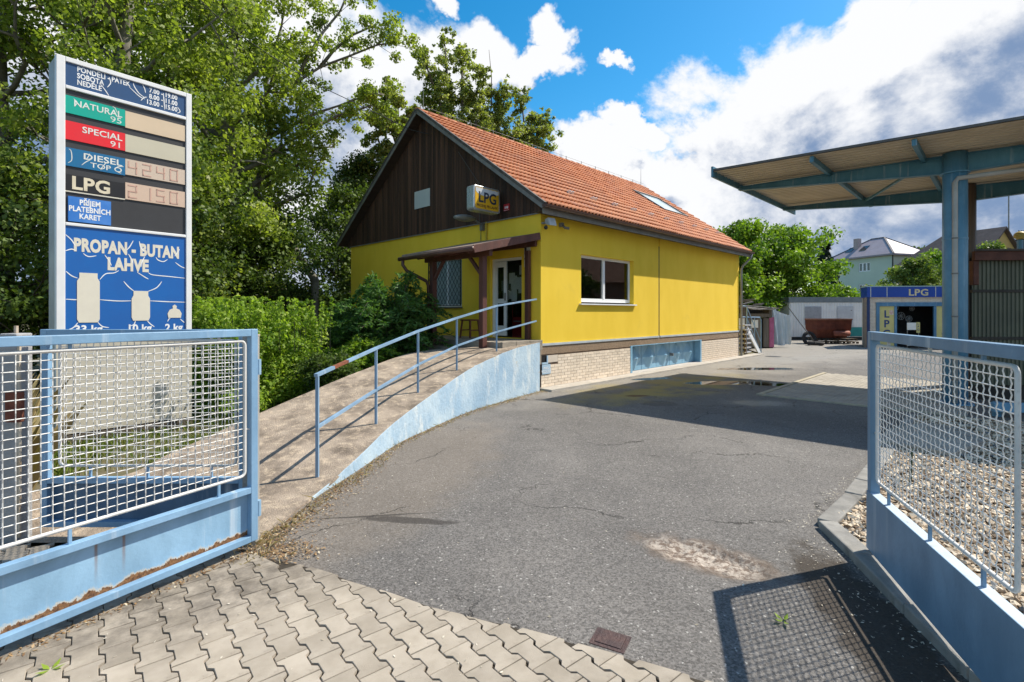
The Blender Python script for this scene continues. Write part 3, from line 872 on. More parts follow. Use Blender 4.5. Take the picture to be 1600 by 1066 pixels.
def wall_grid(mb_, axis, fixed0, fixed1, u0, u1, z0, z1, holes):
    """wall slab with rectangular openings (u0,u1,z0,z1); axis 'x': runs along x"""
    us = sorted({u0, u1} | {h[0] for h in holes} | {h[1] for h in holes}); zs = sorted({z0, z1} | {h[2] for h in holes} | {h[3] for h in holes})
    for a, b in zip(us[:-1], us[1:]):
        run = None
        for c, d in zip(zs[:-1], zs[1:]):
            hole = any(h[0] <= a and b <= h[1] and h[2] <= c and d <= h[3] for h in holes)
            if hole:
                if run: emit(mb_, axis, fixed0, fixed1, a, b, *run); run = None
            else: run = (run[0], d) if run else (c, d)
        if run: emit(mb_, axis, fixed0, fixed1, a, b, *run)
def emit(mb_, axis, f0, f1, a, b, c, d):
    if axis == 'x': mb_.box(a, b, f0, f1, c, d)
    else: mb_.box(f0, f1, a, b, c, d)


WIN = (1.60, 4.20, 2.07, 3.37)
wm = MB()
wall_grid(wm, 'x', 0.0, .3, .0, 5.70, 1.10, EAVE, [WIN])
wall_grid(wm, 'x', .025, .3, 5.70, 5.77, 1.10, EAVE, [])
wall_grid(wm, 'x', 0.0, .3, 5.77, LEN, 1.10, EAVE, [])
DOOR = (.63, 1.78, 1.20, 3.24)
GW = (2.92, 4.50, 2.0, 3.42)
wall_grid(wm, 'y', 0.0, .3, .3, WID, .2, EAVE, [DOOR, GW])
wm.box(LEN - .3, LEN, .3, WID, 0, EAVE); wm.box(.3, LEN - .3, WID - .3, WID, 0, EAVE)
wm.build("wall", YW, house)
# joint between old and new render
MB().box(5.70, 5.77, .004, .025, 1.10, EAVE - .3).build("joint_strip", mat("joint_brown", (.17, .10, .03), None, .7), house)
# base: flashing, pebbledash band, bricks, garage
MB().box(-.02, 5.70, -.03, .28, 1.045, 1.098).build("flashing", mat("pale_flashing", (.50, .55, .58), (.4, .44, .47), .5, 3), house)
MB().box(5.77, LEN, -.03, .28, 1.045, 1.098).build("flashing", MATS["pale_flashing"], house)
MB().box(0, LEN, -.012, .28, .835, 1.043).build("pebbledash_band", AGG, house)
for q0, q1 in ((0, 4.02), (8.81, LEN)): MB().box(q0, q1, .006, .26, 0, .833).build("brick_backing", MORT, house)
bmesh_ = MB().box(-.121, .121, -.012, .02, -.0335, .0335).mesh("brick", BRICK)
half_ = MB().box(-.056, .056, -.012, .02, -.0335, .0335).mesh("brick", BRICK)
def bricks(x0, x1, sep):
    m_ = MB(); r = 0; z = .088
    while z + .03 < .833:
        x = x0 + (0 if r % 2 == 0 else -.126)
        xs = x0 if x0 > 1 else (.632 if z > .60 else .262 if z > .57 else .345 if z > .34 else x0)
        while x < x1 - .03:
            a, b = max(x, xs), min(x + .244, x1)
            if b - a > .03:
                if sep:
                    if abs(b - a - .244) < .01: link("brick", bmesh_, house, ((a + b) / 2, random.gauss(0, .0012), z))
                    else:
                        q = link("brick", half_, house, ((a + b) / 2, 0, z)); q.scale = ((b - a) / .112, 1, 1)
                else: m_.box(a, b, -.012, .02, z - .032, z + .032)
            x += .254
        z += .0745; r += 1
    return m_
bricks(.005, 4.0, True)
bricks(8.84, LEN - .005, False).build("brickwork", BRICK, house, kind='stuff')
MB().box(.25, .62, -.014, .02, .63, .80).build("plaster_patch", mat("cream_plaster", (.66, .57, .47), (.58, .5, .42), .9, 6, .3), house)
v_ = MB(); v_.box(.03, .25, -.02, .01, .60, .64); v_.box(.21, .25, -.02, .01, .64, .80)
v_.build("vent_frame", mat("pale_blue_paint", (.42, .56, .68), (.36, .50, .62), .6, 5), house)
MB().box(.03, .21, .004, .012, .64, .80).build("vent_opening", mat("black_void", (.006, .006, .007), None, .9), house)
pnl = MB().box(.02, .33, -.028, -.014, .36, .59).build("air_hose_sign", MATS["pale_blue_paint"], house, label="small pale blue plate with white lettering")
TW = mat("text_white", (.82, .83, .84), None, .6)
text("PNEU\nVZDUCH", .085, TW, pnl, (.175, -.0285, .475), (1, 0, 0), (0, 0, 1), bold=.002, depth=.0015)
# garage
BLU = paint("garage_blue", (.20, .40, .56), rust=.05)
gf = MB()
gf.box(4.0, 4.10, -.02, .34, .05, .86); gf.box(8.73, 8.83, -.02, .34, .05, .86); gf.box(4.10, 8.73, -.02, .02, .835, .86)
gf.build("garage_frame", BLU, house)
MB().box(3.9, 8.9, -.03, .45, .0, .052).build("threshold", mat("threshold_concrete", (.5, .46, .42), None, .9), house)
MB().box(4.1, 8.73, .42, .46, 0, .9).build("garage_back", MATS["garage_blue"], house)
x = 4.12
for i in range(5):
    w = (8.70 - 4.12) / 5
    lf = MB(); a, b, zc, zb, zt = x + .01, x + w - .01, .44, .06, .83
    cx = (a + b) / 2
    vsx = [(a, .345, zb), (b, .345, zb), (b, .345, zt), (a, .345, zt), (cx, .25, zc), (a, .30, zc), (b, .30, zc), (cx, .30, zb), (cx, .30, zt)]
    lf.add([(a, .22, zb), (cx, .22, zb), (b, .22, zb), (b, .22, zc), (b, .22, zt), (cx, .22, zt), (a, .22, zt), (a, .22, zc), (cx, .10, zc)],
           [(0, 1, 7), (1, 2, 3), (3, 4, 5), (5, 6, 7), (1, 3, 8), (3, 5, 8), (5, 7, 8), (7, 1, 8)])
    lf.box(a, b, .221, .28, zb, zt)
    lf.build("garage_panel", BLU, house)
    x += w
MB().box(6.85, 6.89, .08, .2, .38, .47).build("garage_latch", GREYM, house)
# long wall window
def window(parent, x0, x1, z0, z1, y, split, name="window"):
    fr = MB(); t_ = .07
    fr.box(x0, x1, y, y + .07, z0, z0 + t_ + .03); fr.box(x0, x1, y, y + .07, z1 - t_, z1)
    fr.box(x0, x0 + t_, y, y + .07, z0 + t_ + .03, z1 - t_); fr.box(x1 - t_, x1, y, y + .07, z0 + t_ + .03, z1 - t_)
    for sx_ in split: fr.box(sx_ - .05, sx_ + .05, y - .012, y + .06, z0 + t_ + .03, z1 - t_)
    w_ = fr.build(name, WHITE, parent, bevel=.006)
    xs = [x0 + t_] + list(split) + [x1 - t_]
    for a, b in zip(xs[:-1], xs[1:]): MB().box(a, b, y + .03, y + .036, z0 + t_ + .03, z1 - t_).build("pane", glassmat("window_glass"), w_)
    return w_
wn = window(house, 1.60, 4.20, 2.12, 3.37, .13, (2.82,))
MB().box(1.52, 4.28, -.07, .16, 2.045, 2.08).build("sill", WHITE, house)
# room behind the window
inn = mat("room_wall", (.22, .2, .18), None, .9); 
MB().box(.3, LEN - .3, .3, WID - .3, 1.06, 1.18).build("floor_slab", mat("inner_floor", (.12, .10, .09), None, .8), house)
rm = MB(); rm.box(5.0, 5.1, .3, 5, 1.18, 4.2); rm.box(.3, 5.0, 4.95, 5.05, 1.18, 4.2); rm.box(.3, 5.1, .3, 5.05, 4.2, 4.24)
rm.build("room_partition", inn, house)
ms = MB(); ms.box(1.9, 2.7, .9, 1.25, 2.2, 2.75); ms.box(3.0, 4.1, 1.3, 1.7, 2.1, 2.4)
ms.build("display_boxes", mat("dusty_pink_card", (.34, .16, .12), (.26, .12, .1), .8), house)  # added boxes, their pink stands in for a house mirrored in the pane
# door: white frame, left leaf shut, right half open to the shop
df = MB()
df.box(.10, .17, .63, .70, 1.2, 3.24); df.box(.10, .17, 1.71, 1.78, 1.2, 3.24); df.box(.10, .17, .70, 1.71, 3.17, 3.24)
door = df.build("door_frame", WHITE, house, bevel=.005)
dl = MB()
dl.box(.11, .16, 1.27, 1.37, 1.24, 3.16); dl.box(.11, .16, 1.61, 1.71, 1.24, 3.16)
for z0_, z1_ in ((1.24, 1.50), (2.08, 2.20), (3.02, 3.16)): dl.box(.11, .16, 1.37, 1.61, z0_, z1_)
leaf = dl.build("door_leaf", WHITE, house)
MB().box(.13, .136, 1.37, 1.61, 1.50, 2.08).build("pane", glassmat("window_glass"), leaf)
MB().box(.13, .136, 1.37, 1.61, 2.20, 3.02).build("pane", glassmat("window_glass"), leaf)
MB().box(.08, .11, 1.29, 1.32, 2.15, 2.35).build("handle", GREYM, leaf)
dg = MB(); dg.box(.12, .126, .70, 1.27, 1.24, 3.17); dg.build("pane", glassmat("clear_glass", (.75, .78, .78)), door)
# gable window with its diamond grille
gw = MB()
gw.box(.12, .18, 2.92, 2.98, 2.0, 3.42); gw.box(.12, .18, 4.44, 4.50, 2.0, 3.42); gw.box(.12, .18, 2.98, 4.44, 2.0, 2.07); gw.box(.12, .18, 2.98, 4.44, 3.35, 3.42); gw.box(.12, .18, 3.68, 3.74, 2.07, 3.35)
gwo = gw.build("window", WHITE, house)
MB().box(.15, .156, 2.98, 4.44, 2.07, 3.35).build("pane", mat("frosted_pane", (.30, .36, .36), (.24, .3, .3), .25, 2), gwo)
MB().box(-.09, .12, 2.88, 4.54, 1.965, 1.998).build("sill", mat("dark_sill", (.1, .09, .08), None, .5), house)
gr = MB(); y0, y1, z0, z1 = 2.96, 4.46, 2.04, 3.38
st_ = .155
for k in range(-12, 24):
    for sgn in (1, -1):
        # lines z - z0 = sgn*1.35*(y - yk)
        yk = y0 + k * st_
        segs = []
        for tz in np.linspace(0, 1, 2): pass
        a_y, a_z = yk, z0
        b_z = z1; b_y = yk + sgn * (z1 - z0) / 1.45
        def cl(ya, za, yb, zb):
            if ya > yb: ya, za, yb, zb = yb, zb, ya, za
            if yb <= y0 or ya >= y1: return None
            if ya < y0: za += (zb - za) * (y0 - ya) / (yb - ya); ya = y0
            if yb > y1: zb = za + (zb - za) * (y1 - ya) / (yb - ya); yb = y1
            return (ya, za), (yb, zb)
        s_ = cl(a_y, a_z, b_y, b_z)
        if s_: gr.bar((-.01 - .004 * sgn, *s_[0]), (-.01 - .004 * sgn, *s_[1]), .009, .009)
gr.bar((-.01, y0, z0), (-.01, y1, z0), .02, .02); gr.bar((-.01, y0, z1), (-.01, y1, z1), .02, .02); gr.bar((-.01, y0, z0), (-.01, y0, z1), .02, .02); gr.bar((-.01, y1, z0), (-.01, y1, z1), .02, .02)
gr.build("window_grille", mat("grille_black", (.02, .02, .022), None, .6), house)
# planked gable
tanr = (RIDGE - 4.32) / (WID / 2 + .38)
def roof_z(y): return RIDGE - abs(y - WID / 2) * tanr
pk = MB(); pw = .118; y = -.28
seams = {int((4.6 + .55) / pw)}
i = 0
while y < WID + .28:
    a, b = y + .003, y + pw - .003
    off_ = random.uniform(0, .005)
    za, zb = roof_z(a) - .10, roof_z(b) - .10
    if min(za, zb) > EAVE + .03:
        pts_ = [(a, EAVE - .02), (b, EAVE - .02), (b, zb), (a, za)]
        if a < WID / 2 < b: pts_ = [(a, EAVE - .02), (b, EAVE - .02), (b, zb), (WID / 2, RIDGE - .1), (a, za)]
        m_ = MB().prismX(pts_, -.035 - off_, .03)
        m_.build("plank", WOOD, house)
    y += pw
MB().prismX([(-.2, EAVE), (WID + .2, EAVE), (WID / 2, RIDGE - .12)], .031, .12).build("gable_backing", mat("backing_black", (.02, .015, .012), None, .9), house)
MB().box(-.05, -.02, -.02, WID, EAVE - .045, EAVE - .021).build("gable_trim", GREYM, house)

# ---- roof
OH = .33; RL = LEN + .33
ang_r = math.atan(tanr)
sl = (WID / 2 + .38) / math.cos(ang_r)
dk = MB()
for sgn in (1, -1):
    def Rp(u, v, h, sgn=sgn):      # u along ridge, v up the slope from the eave, h off the surface
        yy_ = -.38 + v * math.cos(ang_r) - h * math.sin(ang_r); zz_ = RIDGE - sl * math.sin(ang_r) + v * math.sin(ang_r) + h * math.cos(ang_r)
        return (u, yy_ if sgn > 0 else WID - yy_, zz_)
    pts_ = [Rp(-OH, 0, -.06), Rp(-OH, sl, -.06), Rp(-OH, sl, -.01), Rp(-OH, 0, -.01)]
    pe = [Rp(RL, 0, -.06), Rp(RL, sl, -.06), Rp(RL, sl, -.01), Rp(RL, 0, -.01)]
    dk.add(pts_ + pe, [(0, 1, 2, 3), (7, 6, 5, 4), (0, 4, 5, 1), (1, 5, 6, 2), (2, 6, 7, 3), (3, 7, 4, 0)])
fixn(dk.build("roof_deck", mat("soffit_dark", (.06, .04, .03), (.045, .03, .025), .85, 8, streak=(.05, 1, 1)), house))
def tile_mat():
    m = bpy.data.materials.new("roof_tile"); m.use_nodes = True
    t = m.node_tree; t.nodes.clear(); N = NT(t)
    out, p = N.n('ShaderNodeOutputMaterial'), N.n('ShaderNodeBsdfPrincipled')
    tc = N.n('ShaderNodeTexCoord'); oi = N.n('ShaderNodeObjectInfo'); ge = N.n('ShaderNodeNewGeometry')
    rnd = N.m('FRACT', N.m('ADD', oi.outputs['Random'], N.m('MULTIPLY', ge.outputs['Random Per Island'], .97)))
    posn = ge.outputs['Position']
    c = N.mix(N.ramp(rnd, 0, 1), (.45, .140, .045), (.57, .21, .08))
    c = N.mix(N.m('MULTIPLY', N.ramp(rnd, .86, .97), .5), c, (.34, .13, .085))
    c = N.mix(N.m('MULTIPLY', N.ramp(N.noise(posn, 1.4, 7, .65), .45, .72), .45), c, (.33, .135, .09))
    c = N.mix(N.m('MULTIPLY', N.ramp(N.noise(posn, 7, 9, .72), .57, .72), .7), c, (.19, .12, .09))
    N.set(p.inputs['Base Color'], c); p.inputs['Roughness'].default_value = .72
    N.set(out.inputs[0], p.outputs[0]); return m
TM = tile_mat()
TU, TV = .30, sl / 18.0
def tile_verts():
    n = 16; vv, ff = [], []
    L = TV + .05
    for row, (v, lift) in enumerate(((0, .046), (L, .004))):
        for i in range(n + 1):
            u = TU * i / n
            h = .044 * (.5 - .5 * math.cos(2 * math.pi * (u / (TU / 2)))) ** .8
            vv.append((u, v, lift + h))
    for i in range(n + 1): vv.append((TU * i / n, 0, vv[i][2] - .022))
    for i in range(n):
        ff.append((i, i + 1, n + 2 + i, n + 1 + i)); ff.append((2 * n + 2 + i, 2 * n + 3 + i, i + 1, i))
    return vv, ff
tv, tf = tile_verts()
tmesh = MB().add(tv, tf).mesh("roof_tile", TM)
tmesh.polygons.foreach_set('use_smooth', [i % 2 == 0 for i in range(len(tmesh.polygons))])
nU = int(round((RL + OH) / TU)); TUe = (RL + OH) / nU
SKY = (9.35, 11.4, 2.6, 4.35)     # roof window: along, along, up, up
slots = []
for j in range(18):
    for i in range(nU):
        u, v = -OH + i * TUe, j * TV
        if SKY[0] - .1 < u + TUe / 2 < SKY[1] + .1 and SKY[2] < v + TV / 2 < SKY[3]: continue
        w_ = H(u, -.38 + v * math.cos(ang_r))
        slots.append((math.hypot(w_.x, w_.y), u, v))
slots.sort()
sx_ = TUe / TU
field = MB()
for k, (d_, u, v) in enumerate(slots):
    yy_ = -.38 + v * math.cos(ang_r); zz_ = RIDGE - sl * math.sin(ang_r) + v * math.sin(ang_r)
    if k < 298:
        q = link("roof_tile", tmesh, house, (u, yy_, zz_), (ang_r + random.gauss(0, .006), random.gauss(0, .006), random.gauss(0, .004))); q.scale = (sx_, 1, 1)
    else:
        e = random.gauss(0, .003)
        field.add([(u + p[0] * sx_, yy_ + p[1] * math.cos(ang_r) - (p[2] + e) * math.sin(ang_r), zz_ + p[1] * math.sin(ang_r) + (p[2] + e) * math.cos(ang_r)) for p in tv], tf)
for j in range(18):
    for i in range(nU):
        u, v = -OH + i * TUe, j * TV
        field.add([(u + p[0] * sx_, WID - (-.38 + (v + p[1]) * math.cos(ang_r) - p[2] * math.sin(ang_r)), RIDGE - sl * math.sin(ang_r) + (v + p[1]) * math.sin(ang_r) + p[2] * math.cos(ang_r)) for p in tv], [f[::-1] for f in tf])
field.build("tile_field", TM, house, kind='stuff')
rt = MB(); n = 8; vv, ff = [], []
for k, (x, r) in enumerate(((0, .125), (.40, .105))):
    for i in range(n + 1):
        a = math.pi * i / n; vv.append((x, -r * math.cos(a) * 1.1, r * math.sin(a) * .8))
for i in range(n): ff.append((i, n + 1 + i, n + 2 + i, i + 1))
ff.append(tuple(range(n + 1)))
rmesh = rt.add(vv, ff).mesh("ridge_tile", TM, True)
x = -OH - .02
while x < RL - .3:
    link("ridge_tile", rmesh, house, (x, WID / 2, RIDGE - .03 + random.gauss(0, .003)), (0, 0, random.gauss(0, .01))); x += .37
# verge boards and tin, gutter, downpipe
vb = MB(); tin = MB()
for sgn in (1, -1):
    def yz(v, h):
        yy_ = -.38 + v * math.cos(ang_r) - h * math.sin(ang_r); zz_ = RIDGE - sl * math.sin(ang_r) + v * math.sin(ang_r) + h * math.cos(ang_r)
        return (yy_ if sgn > 0 else WID - yy_, zz_)
    P4 = [yz(-.02, -.09), yz(sl, -.09), yz(sl, .0), yz(-.02, .0)]
    vb.prismX(P4, -OH - .028, -OH - .003)
    P5 = [yz(-.02, .001), yz(sl, .001), yz(sl, .07), yz(-.02, .07)]
    tin.prismX(P5, -OH - .036, -OH + .04)
fixn(vb.build("verge_board", mat("verge_grey", (.20, .20, .19), (.13, .13, .125), .6, 3, .2, rand=0), house))
fixn(tin.build("verge_tin", mat("verge_dark", (.10, .09, .08), (.05, .045, .04), .7, 7, .5), house))
ez = RIDGE - sl * math.sin(ang_r)
MB().box(-OH, RL, -.36, -.335, ez - .20, ez - .03).build("fascia", mat("fascia_grey", (.20, .19, .17), (.15, .14, .13), .6, 3), house)
MB().box(-OH + .05, RL, -.333, .0, ez - .12, ez - .10).build("soffit", MATS["soffit_dark"], house)
gt = MB(); vv, ff = [], []
for x in (-OH - .05, RL + .02):
    for r in (.075, .068):
        for i in range(9):
            a = math.pi + math.pi * i / 8; vv.append((x, -.44 + r * math.cos(a), ez - .005 + r * math.sin(a)))
for i in range(8):
    ff += [(i, i + 1, 19 + i, 18 + i), (9 + i, 27 + i, 28 + i, 10 + i)]
ff += [(0, 18, 27, 9), (8, 17, 35, 26), tuple(range(9)), tuple(range(18, 27))]
fixn(gt.add(vv, ff).build("gutter", BRN, house, smooth=False))
dp = MB(); dp.tube([(LEN + .2, -.44, ez - .07), (LEN + .2, -.40, ez - .25), (LEN + .1, -.12, ez - .55), (LEN + .08, -.07, ez - .7), (LEN + .08, -.07, .05)], .045, 8)
dp.build("downpipe", mat("zinc", (.33, .34, .35), (.27, .28, .29), .45, 4, metal=.5), house, smooth=True)
# roof window
def RW(u, v, h): return (u, -.38 + v * math.cos(ang_r) - h * math.sin(ang_r), ez + v * math.sin(ang_r) + h * math.cos(ang_r))
def slab(mb_, u0, u1, v0, v1, h0, h1):
    vs = [RW(u0, v0, h0), RW(u1, v0, h0), RW(u1, v1, h0), RW(u0, v1, h0), RW(u0, v0, h1), RW(u1, v0, h1), RW(u1, v1, h1), RW(u0, v1, h1)]
    mb_.add(vs, [(0, 3, 2, 1), (4, 5, 6, 7), (0, 1, 5, 4), (1, 2, 6, 5), (2, 3, 7, 6), (3, 0, 4, 7)])
f_ = MB(); u0, u1, v0, v1 = SKY
slab(f_, u0, u1, v0, v0 + .07, 0, .10); slab(f_, u0, u1, v1 - .07, v1, 0, .10); slab(f_, u0, u0 + .07, v0 + .07, v1 - .07, 0, .10); slab(f_, u1 - .07, u1, v0 + .07, v1 - .07, 0, .10)
rw = f_.build("roof_window", mat("roof_window_frame", (.13, .12, .11), None, .5), house)
f_ = MB(); slab(f_, u0 + .07, u1 - .07, v0 + .07, v1 - .07, .05, .06)
f_.build("pane", mat("roof_glass", (.55, .62, .66), (.5, .58, .62), .12, 1, spec=.8), rw)
# snow guards
SG = MB()
for dx in (-.075, .075):
    vs = [(dx - .035, 0, 0), (dx + .035, 0, 0), (dx + .035, .12, .0), (dx - .035, .12, .0), (dx - .035, .0, .085), (dx + .035, .0, .085), (dx + .035, .03, .085), (dx - .035, .03, .085)]
    SG.add(vs, [(0, 1, 5, 4), (1, 2, 6, 5), (2, 3, 7, 6), (3, 0, 4, 7), (4, 5, 6, 7)])
SG.box(-.12, .12, .01, .05, .02, .06)
sgm = SG.mesh("snow_guard", mat("snow_guard_grey", (.80, .77, .72), (.62, .58, .54), .3, 9))  # whitish tone: glints off the guards put into the base colour
for k in range(10):
    p = RW(1.98 + 1.10 * k, 1.28, .055); link("snow_guard", sgm, house, p, (ang_r, 0, 0))
# lightning conductor on the ridge
lc = MB(); ZK = RIDGE + .07
for k in range(13): lc.bar((-.2 + k, WID / 2, ZK), (-.2 + k, WID / 2, ZK + .12), .018, .018)
lc.tube([(-.33, WID / 2, ZK + .1), (RL, WID / 2, ZK + .1)], .006, 5)
lc.build("conductor_wire", GREYM, house)
for x, h in ((-.1, 1.05), (RL - .25, .75)):
    MB().tube([(x, WID / 2, ZK), (x, WID / 2, ZK + h)], [.012, .005], 6).build("lightning_rod", GREYM, house)
lc = MB(); lc.tube([(-.34, 3.25, roof_z(3.25) - .05), (-.06, 3.0, roof_z(3.0) - .4), (-.05, 2.15, 5.3), (-.05, 2.12, 4.25), (-.012, 2.12, 4.1), (-.012, 2.12, 1.2)][1:], .008, 5)
lc.build("wall_cable", mat("cable_grey", (.12, .11, .1), None, .6), house)
bp = MB().box(-.062, -.048, 4.33, 5.11, 5.02, 5.55).build("blank_board", mat("blank_board_white", (.50, .53, .52), (.46, .5, .5), .5, 2), house)
np_ = MB().box(-.062, -.042, 1.0, 1.2, 4.42, 4.59).build("house_number", mat("enamel_red", (.45, .03, .04), None, .35), house)
text("548", .085, TW, np_, (-.0625, 1.10, 4.475), (0, -1, 0), (0, 0, 1), bold=.002)
MB().box(-.066, -.062, 1.01, 1.19, 4.432, 4.438).build("number_rim", TW, np_)
# notice by the door
nt = MB().box(-.014, -.004, .33, .53, 2.96, 3.48).build("notice", mat("paper_white", (.78, .78, .75), (.7, .7, .67), .7), house)
MB().box(-.0165, -.0145, .45, .52, 3.27, 3.47).build("picture", mat("ink_black", (.02, .02, .02), None, .7), nt)
text("All On", .07, MATS["ink_black"], nt, (-.0145, .43, 3.15), (0, -1, 0), (0, 0, 1), bold=.002)
ln = MB()
for k in range(5): ln.box(-.016, -.0145, .35, .51, 3.11 - k * .025, 3.117 - k * .025)
ln.build("print_lines", MATS["ink_black"], nt)

# ================================================================== porch over the shop door
RW_ = mat("red_brown_wood", (.13, .048, .034), (.085, .034, .026), .6, 6, .4, 60, dirt=(.38, .22, .17), dirt_amt=.12, dirt_scale=5, streak=(1, 1, .1))
STEP = mat("platform_concrete", (.36, .31, .25), (.27, .235, .19), .93, 3, .6, 60, dirt=(.1, .085, .07), dirt_amt=.3)
pf = thing("door_platform", "low concrete platform with a step in front of the shop door", "platform", HO, TH)
m_ = MB(); m_.box(-1.38, -.002, -.02, 3.6, .6, 1.185); m_.build("slab", STEP, pf, bevel=.01)

for k in range(3):
    pass
m_ = MB(); m_.box(-1.80, -1.385, .16, 3.2, .6, 1.035); m_.build("step", STEP, pf, bevel=.012)
for k in range(3):
    MB().box(-1.36 + k * .45, -.92 + k * .45, -.075, -.022, .95, 1.19).build("edge_block", STEP, pf, bevel=.006)

porch = thing("porch", "small lean-to porch roof on brown wooden posts over the shop door", "porch", H(-1.54, .3, 1.0), TH)
def PQ(a, s, z): return (a + 1.54, s - .3, z - 1.0)   # house frame -> porch frame
def pbar(p, q, w, h, name="beam", m=RW_): return MB().bar(PQ(*p), PQ(*q), w, h).build(name, m, porch, bevel=.006)
pbar((-1.54, .36, 1.04), (-1.54, .36, 3.10), .13, .13, "post")
pbar((-1.54, 2.18, 1.04), (-1.54, 2.18, 3.10), .13, .13, "post")
pbar((-.09, .34, 1.19), (-.09, .34, 3.34), .11, .11, "post")
pbar((-1.54, .10, 3.16), (-1.54, 2.48, 3.16), .10, .14, "beam")
pbar((-.06, .10, 3.50), (-.06, 2.6, 3.50), .08, .14, "beam")
for s_ in (.36, 1.0, 1.6, 2.18): pbar((-2.0, s_, 3.17), (-.02, s_, 3.63), .08, .12, "rafter")
pbar((-1.54, .80, 3.10), (-1.54, .42, 2.70), .07, .07, "brace")
pbar((-1.54, 1.76, 3.10), (-1.54, 2.12, 2.66), .07, .07, "brace")
m_ = MB()
def pr(a): return 3.70 + (a + .02) * .235
vs = [PQ(a, s_, pr(a) + dz_) for a, s_, dz_ in ((-2.12, .02, 0), (-.02, .02, 0), (-.02, 2.68, 0), (-2.12, 2.68, 0), (-2.12, .02, .05), (-.02, .02, .05), (-.02, 2.68, .05), (-2.12, 2.68, .05))]
m_.add(vs, [(0, 3, 2, 1), (4, 5, 6, 7), (0, 1, 5, 4), (1, 2, 6, 5), (2, 3, 7, 6), (3, 0, 4, 7)])
m_.build("roof_sheet", mat("bitumen", (.20, .15, .12), (.3, .22, .17), .9, 9, .5), porch)
pbar((-2.13, .0, pr(-2.13) - .03), (-.03, .0, pr(-.03) - .03), .03, .17, "barge_board")
m_ = MB(); m_.tube([PQ(-2.17, -.03, 3.18), PQ(-2.17, 2.72, 3.15)], .05, 10); m_.build("gutter", BRN, porch, smooth=True)
m_ = MB(); m_.tube([PQ(-2.17, 2.56, 3.12), PQ(-2.17, 2.56, 3.0), PQ(-2.1, 2.50, 2.86), PQ(-1.68, 2.28, 2.62), PQ(-1.62, 2.27, 2.5), PQ(-1.62, 2.27, 1.2)], .042, 10)
m_.build("downpipe", BRN, porch, smooth=True)

# stool by the door
st = thing("stool", "small brown wooden stool standing on the platform left of the shop door", "stool", H(-.45, 2.05, 1.185), TH)
sw_ = mat("stool_wood", (.20, .07, .035), (.13, .05, .03), .55, 6, .2)
MB().box(-.17, .17, -.2, .2, .44, .48).build("seat", sw_, st, bevel=.01)
for a in (-1, 1):
    for b in (-1, 1): MB().bar((a * .13, b * .16, .44), (a * .17, b * .20, 0), .035, .035).build("leg", sw_, st)
m_ = MB(); m_.bar((-.15, -.17, .2), (.15, -.17, .2), .02, .03); m_.bar((-.15, .17, .2), (.15, .17, .2), .02, .03); m_.build("stretcher", sw_, st)
# shop things seen through the door
cb = thing("drinks_cooler", "red drinks cooler just inside the open shop door", "cooler", H(.32, .98, 1.18), TH)
cr = mat("cooler_red", (.30, .015, .02), (.22, .012, .016), .35, 3)
MB().box(0, .6, -.32, .30, 0, .95).build("body", cr, cb, bevel=.02)
MB().box(-.012, -.002, -.27, .25, .55, .88).build("window", glassmat("window_glass"), cb)
m_ = MB(); m_.box(-.015, -.003, -.26, .24, .30, .33); m_.box(-.015, -.003, -.26, .24, .42, .45); m_.build("shelf_edge", GREYM, cb)
nb = thing("notice_wall", "dark board covered with white paper notices inside the shop door", "notice board", H(-.36, 1.0, 1.18), TH)
MB().box(.62, .66, -.33, .75, .95, 2.0).build("board", mat("board_dark", (.03, .03, .03), None, .7), nb)
for k in range(16):
    w, h = random.uniform(.14, .24), random.uniform(.2, .32); yy_ = random.uniform(-.32, .12) + (.28 if k % 4 == 0 else 0); zz_ = random.uniform(.95, 1.66)
    q = MB().box(.60 - k * .002, .602 - k * .002, yy_, yy_ + w, zz_, zz_ + h).build("paper", mat("paper_white", (.62, .62, .6)), nb)

# ---- light box sign on the gable
lb = thing("lightbox_sign", "yellow LPG light box in a silver frame jutting from the dark gable", "sign", H(0, 1.36, 4.3), TH)
SIL = mat("silver_frame", (.52, .54, .56), (.42, .44, .46), .3, 4, metal=.6)
def rbox(x0, x1, z0, z1, r, n=5):
    pts = []
    for cx, cz, a0 in ((x1 - r, z0 + r, -90), (x1 - r, z1 - r, 0), (x0 + r, z1 - r, 90), (x0 + r, z0 + r, 180)):
        for i in range(n + 1):
            a = R(a0 + 90 * i / n); pts.append((cx + r * math.cos(a), cz + r * math.sin(a)))
    return pts
fixn(MB().prismY(rbox(-1.05, -.16, .03, .64, .07), -.13, .13).build("case", SIL, lb, bevel=.012))
yf = mat("sign_yellow", (.72, .42, .02), (.66, .37, .02), .35, 3)
fixn(MB().prismY(rbox(-1.00, -.21, .08, .60, .05), -.136, -.131).build("face", yf, lb))
fixn(MB().prismY(rbox(-1.00, -.21, .08, .60, .05), .131, .136).build("face", yf, lb))
SKW = mat("faded_white", (.62, .64, .66), (.5, .53, .56), .5, 4)
pts = [(-.985, .585), (-.985, .50), (-.93, .45), (-.84, .42), (-.72, .405), (-.62, .41), (-.50, .44), (-.38, .47), (-.28, .485), (-.22, .50), (-.22, .585)]
fixn(MB().prismY(pts, -.139, -.1365).build("peeled_film", SKW, lb, label="sagging white film peeled from the top of the yellow face"))
NAV = mat("print_navy", (.02, .035, .07), None, .5)
text("LPG", .36, NAV, lb, (-.60, -.140, .245), (1, 0, 0), (0, 0, 1), bold=.008, sx=.95)
text("PRODEJ PB LAHVÍ", .095, mat("print_brown", (.14, .05, .02), None, .5), lb, (-.605, -.1375, .125), (1, 0, 0), (0, 0, 1), bold=.002, sx=.93)
for z in (.14, .46): MB().box(-.17, -.06, -.02, .02, z, z + .05).build("bracket", WHITE, lb)

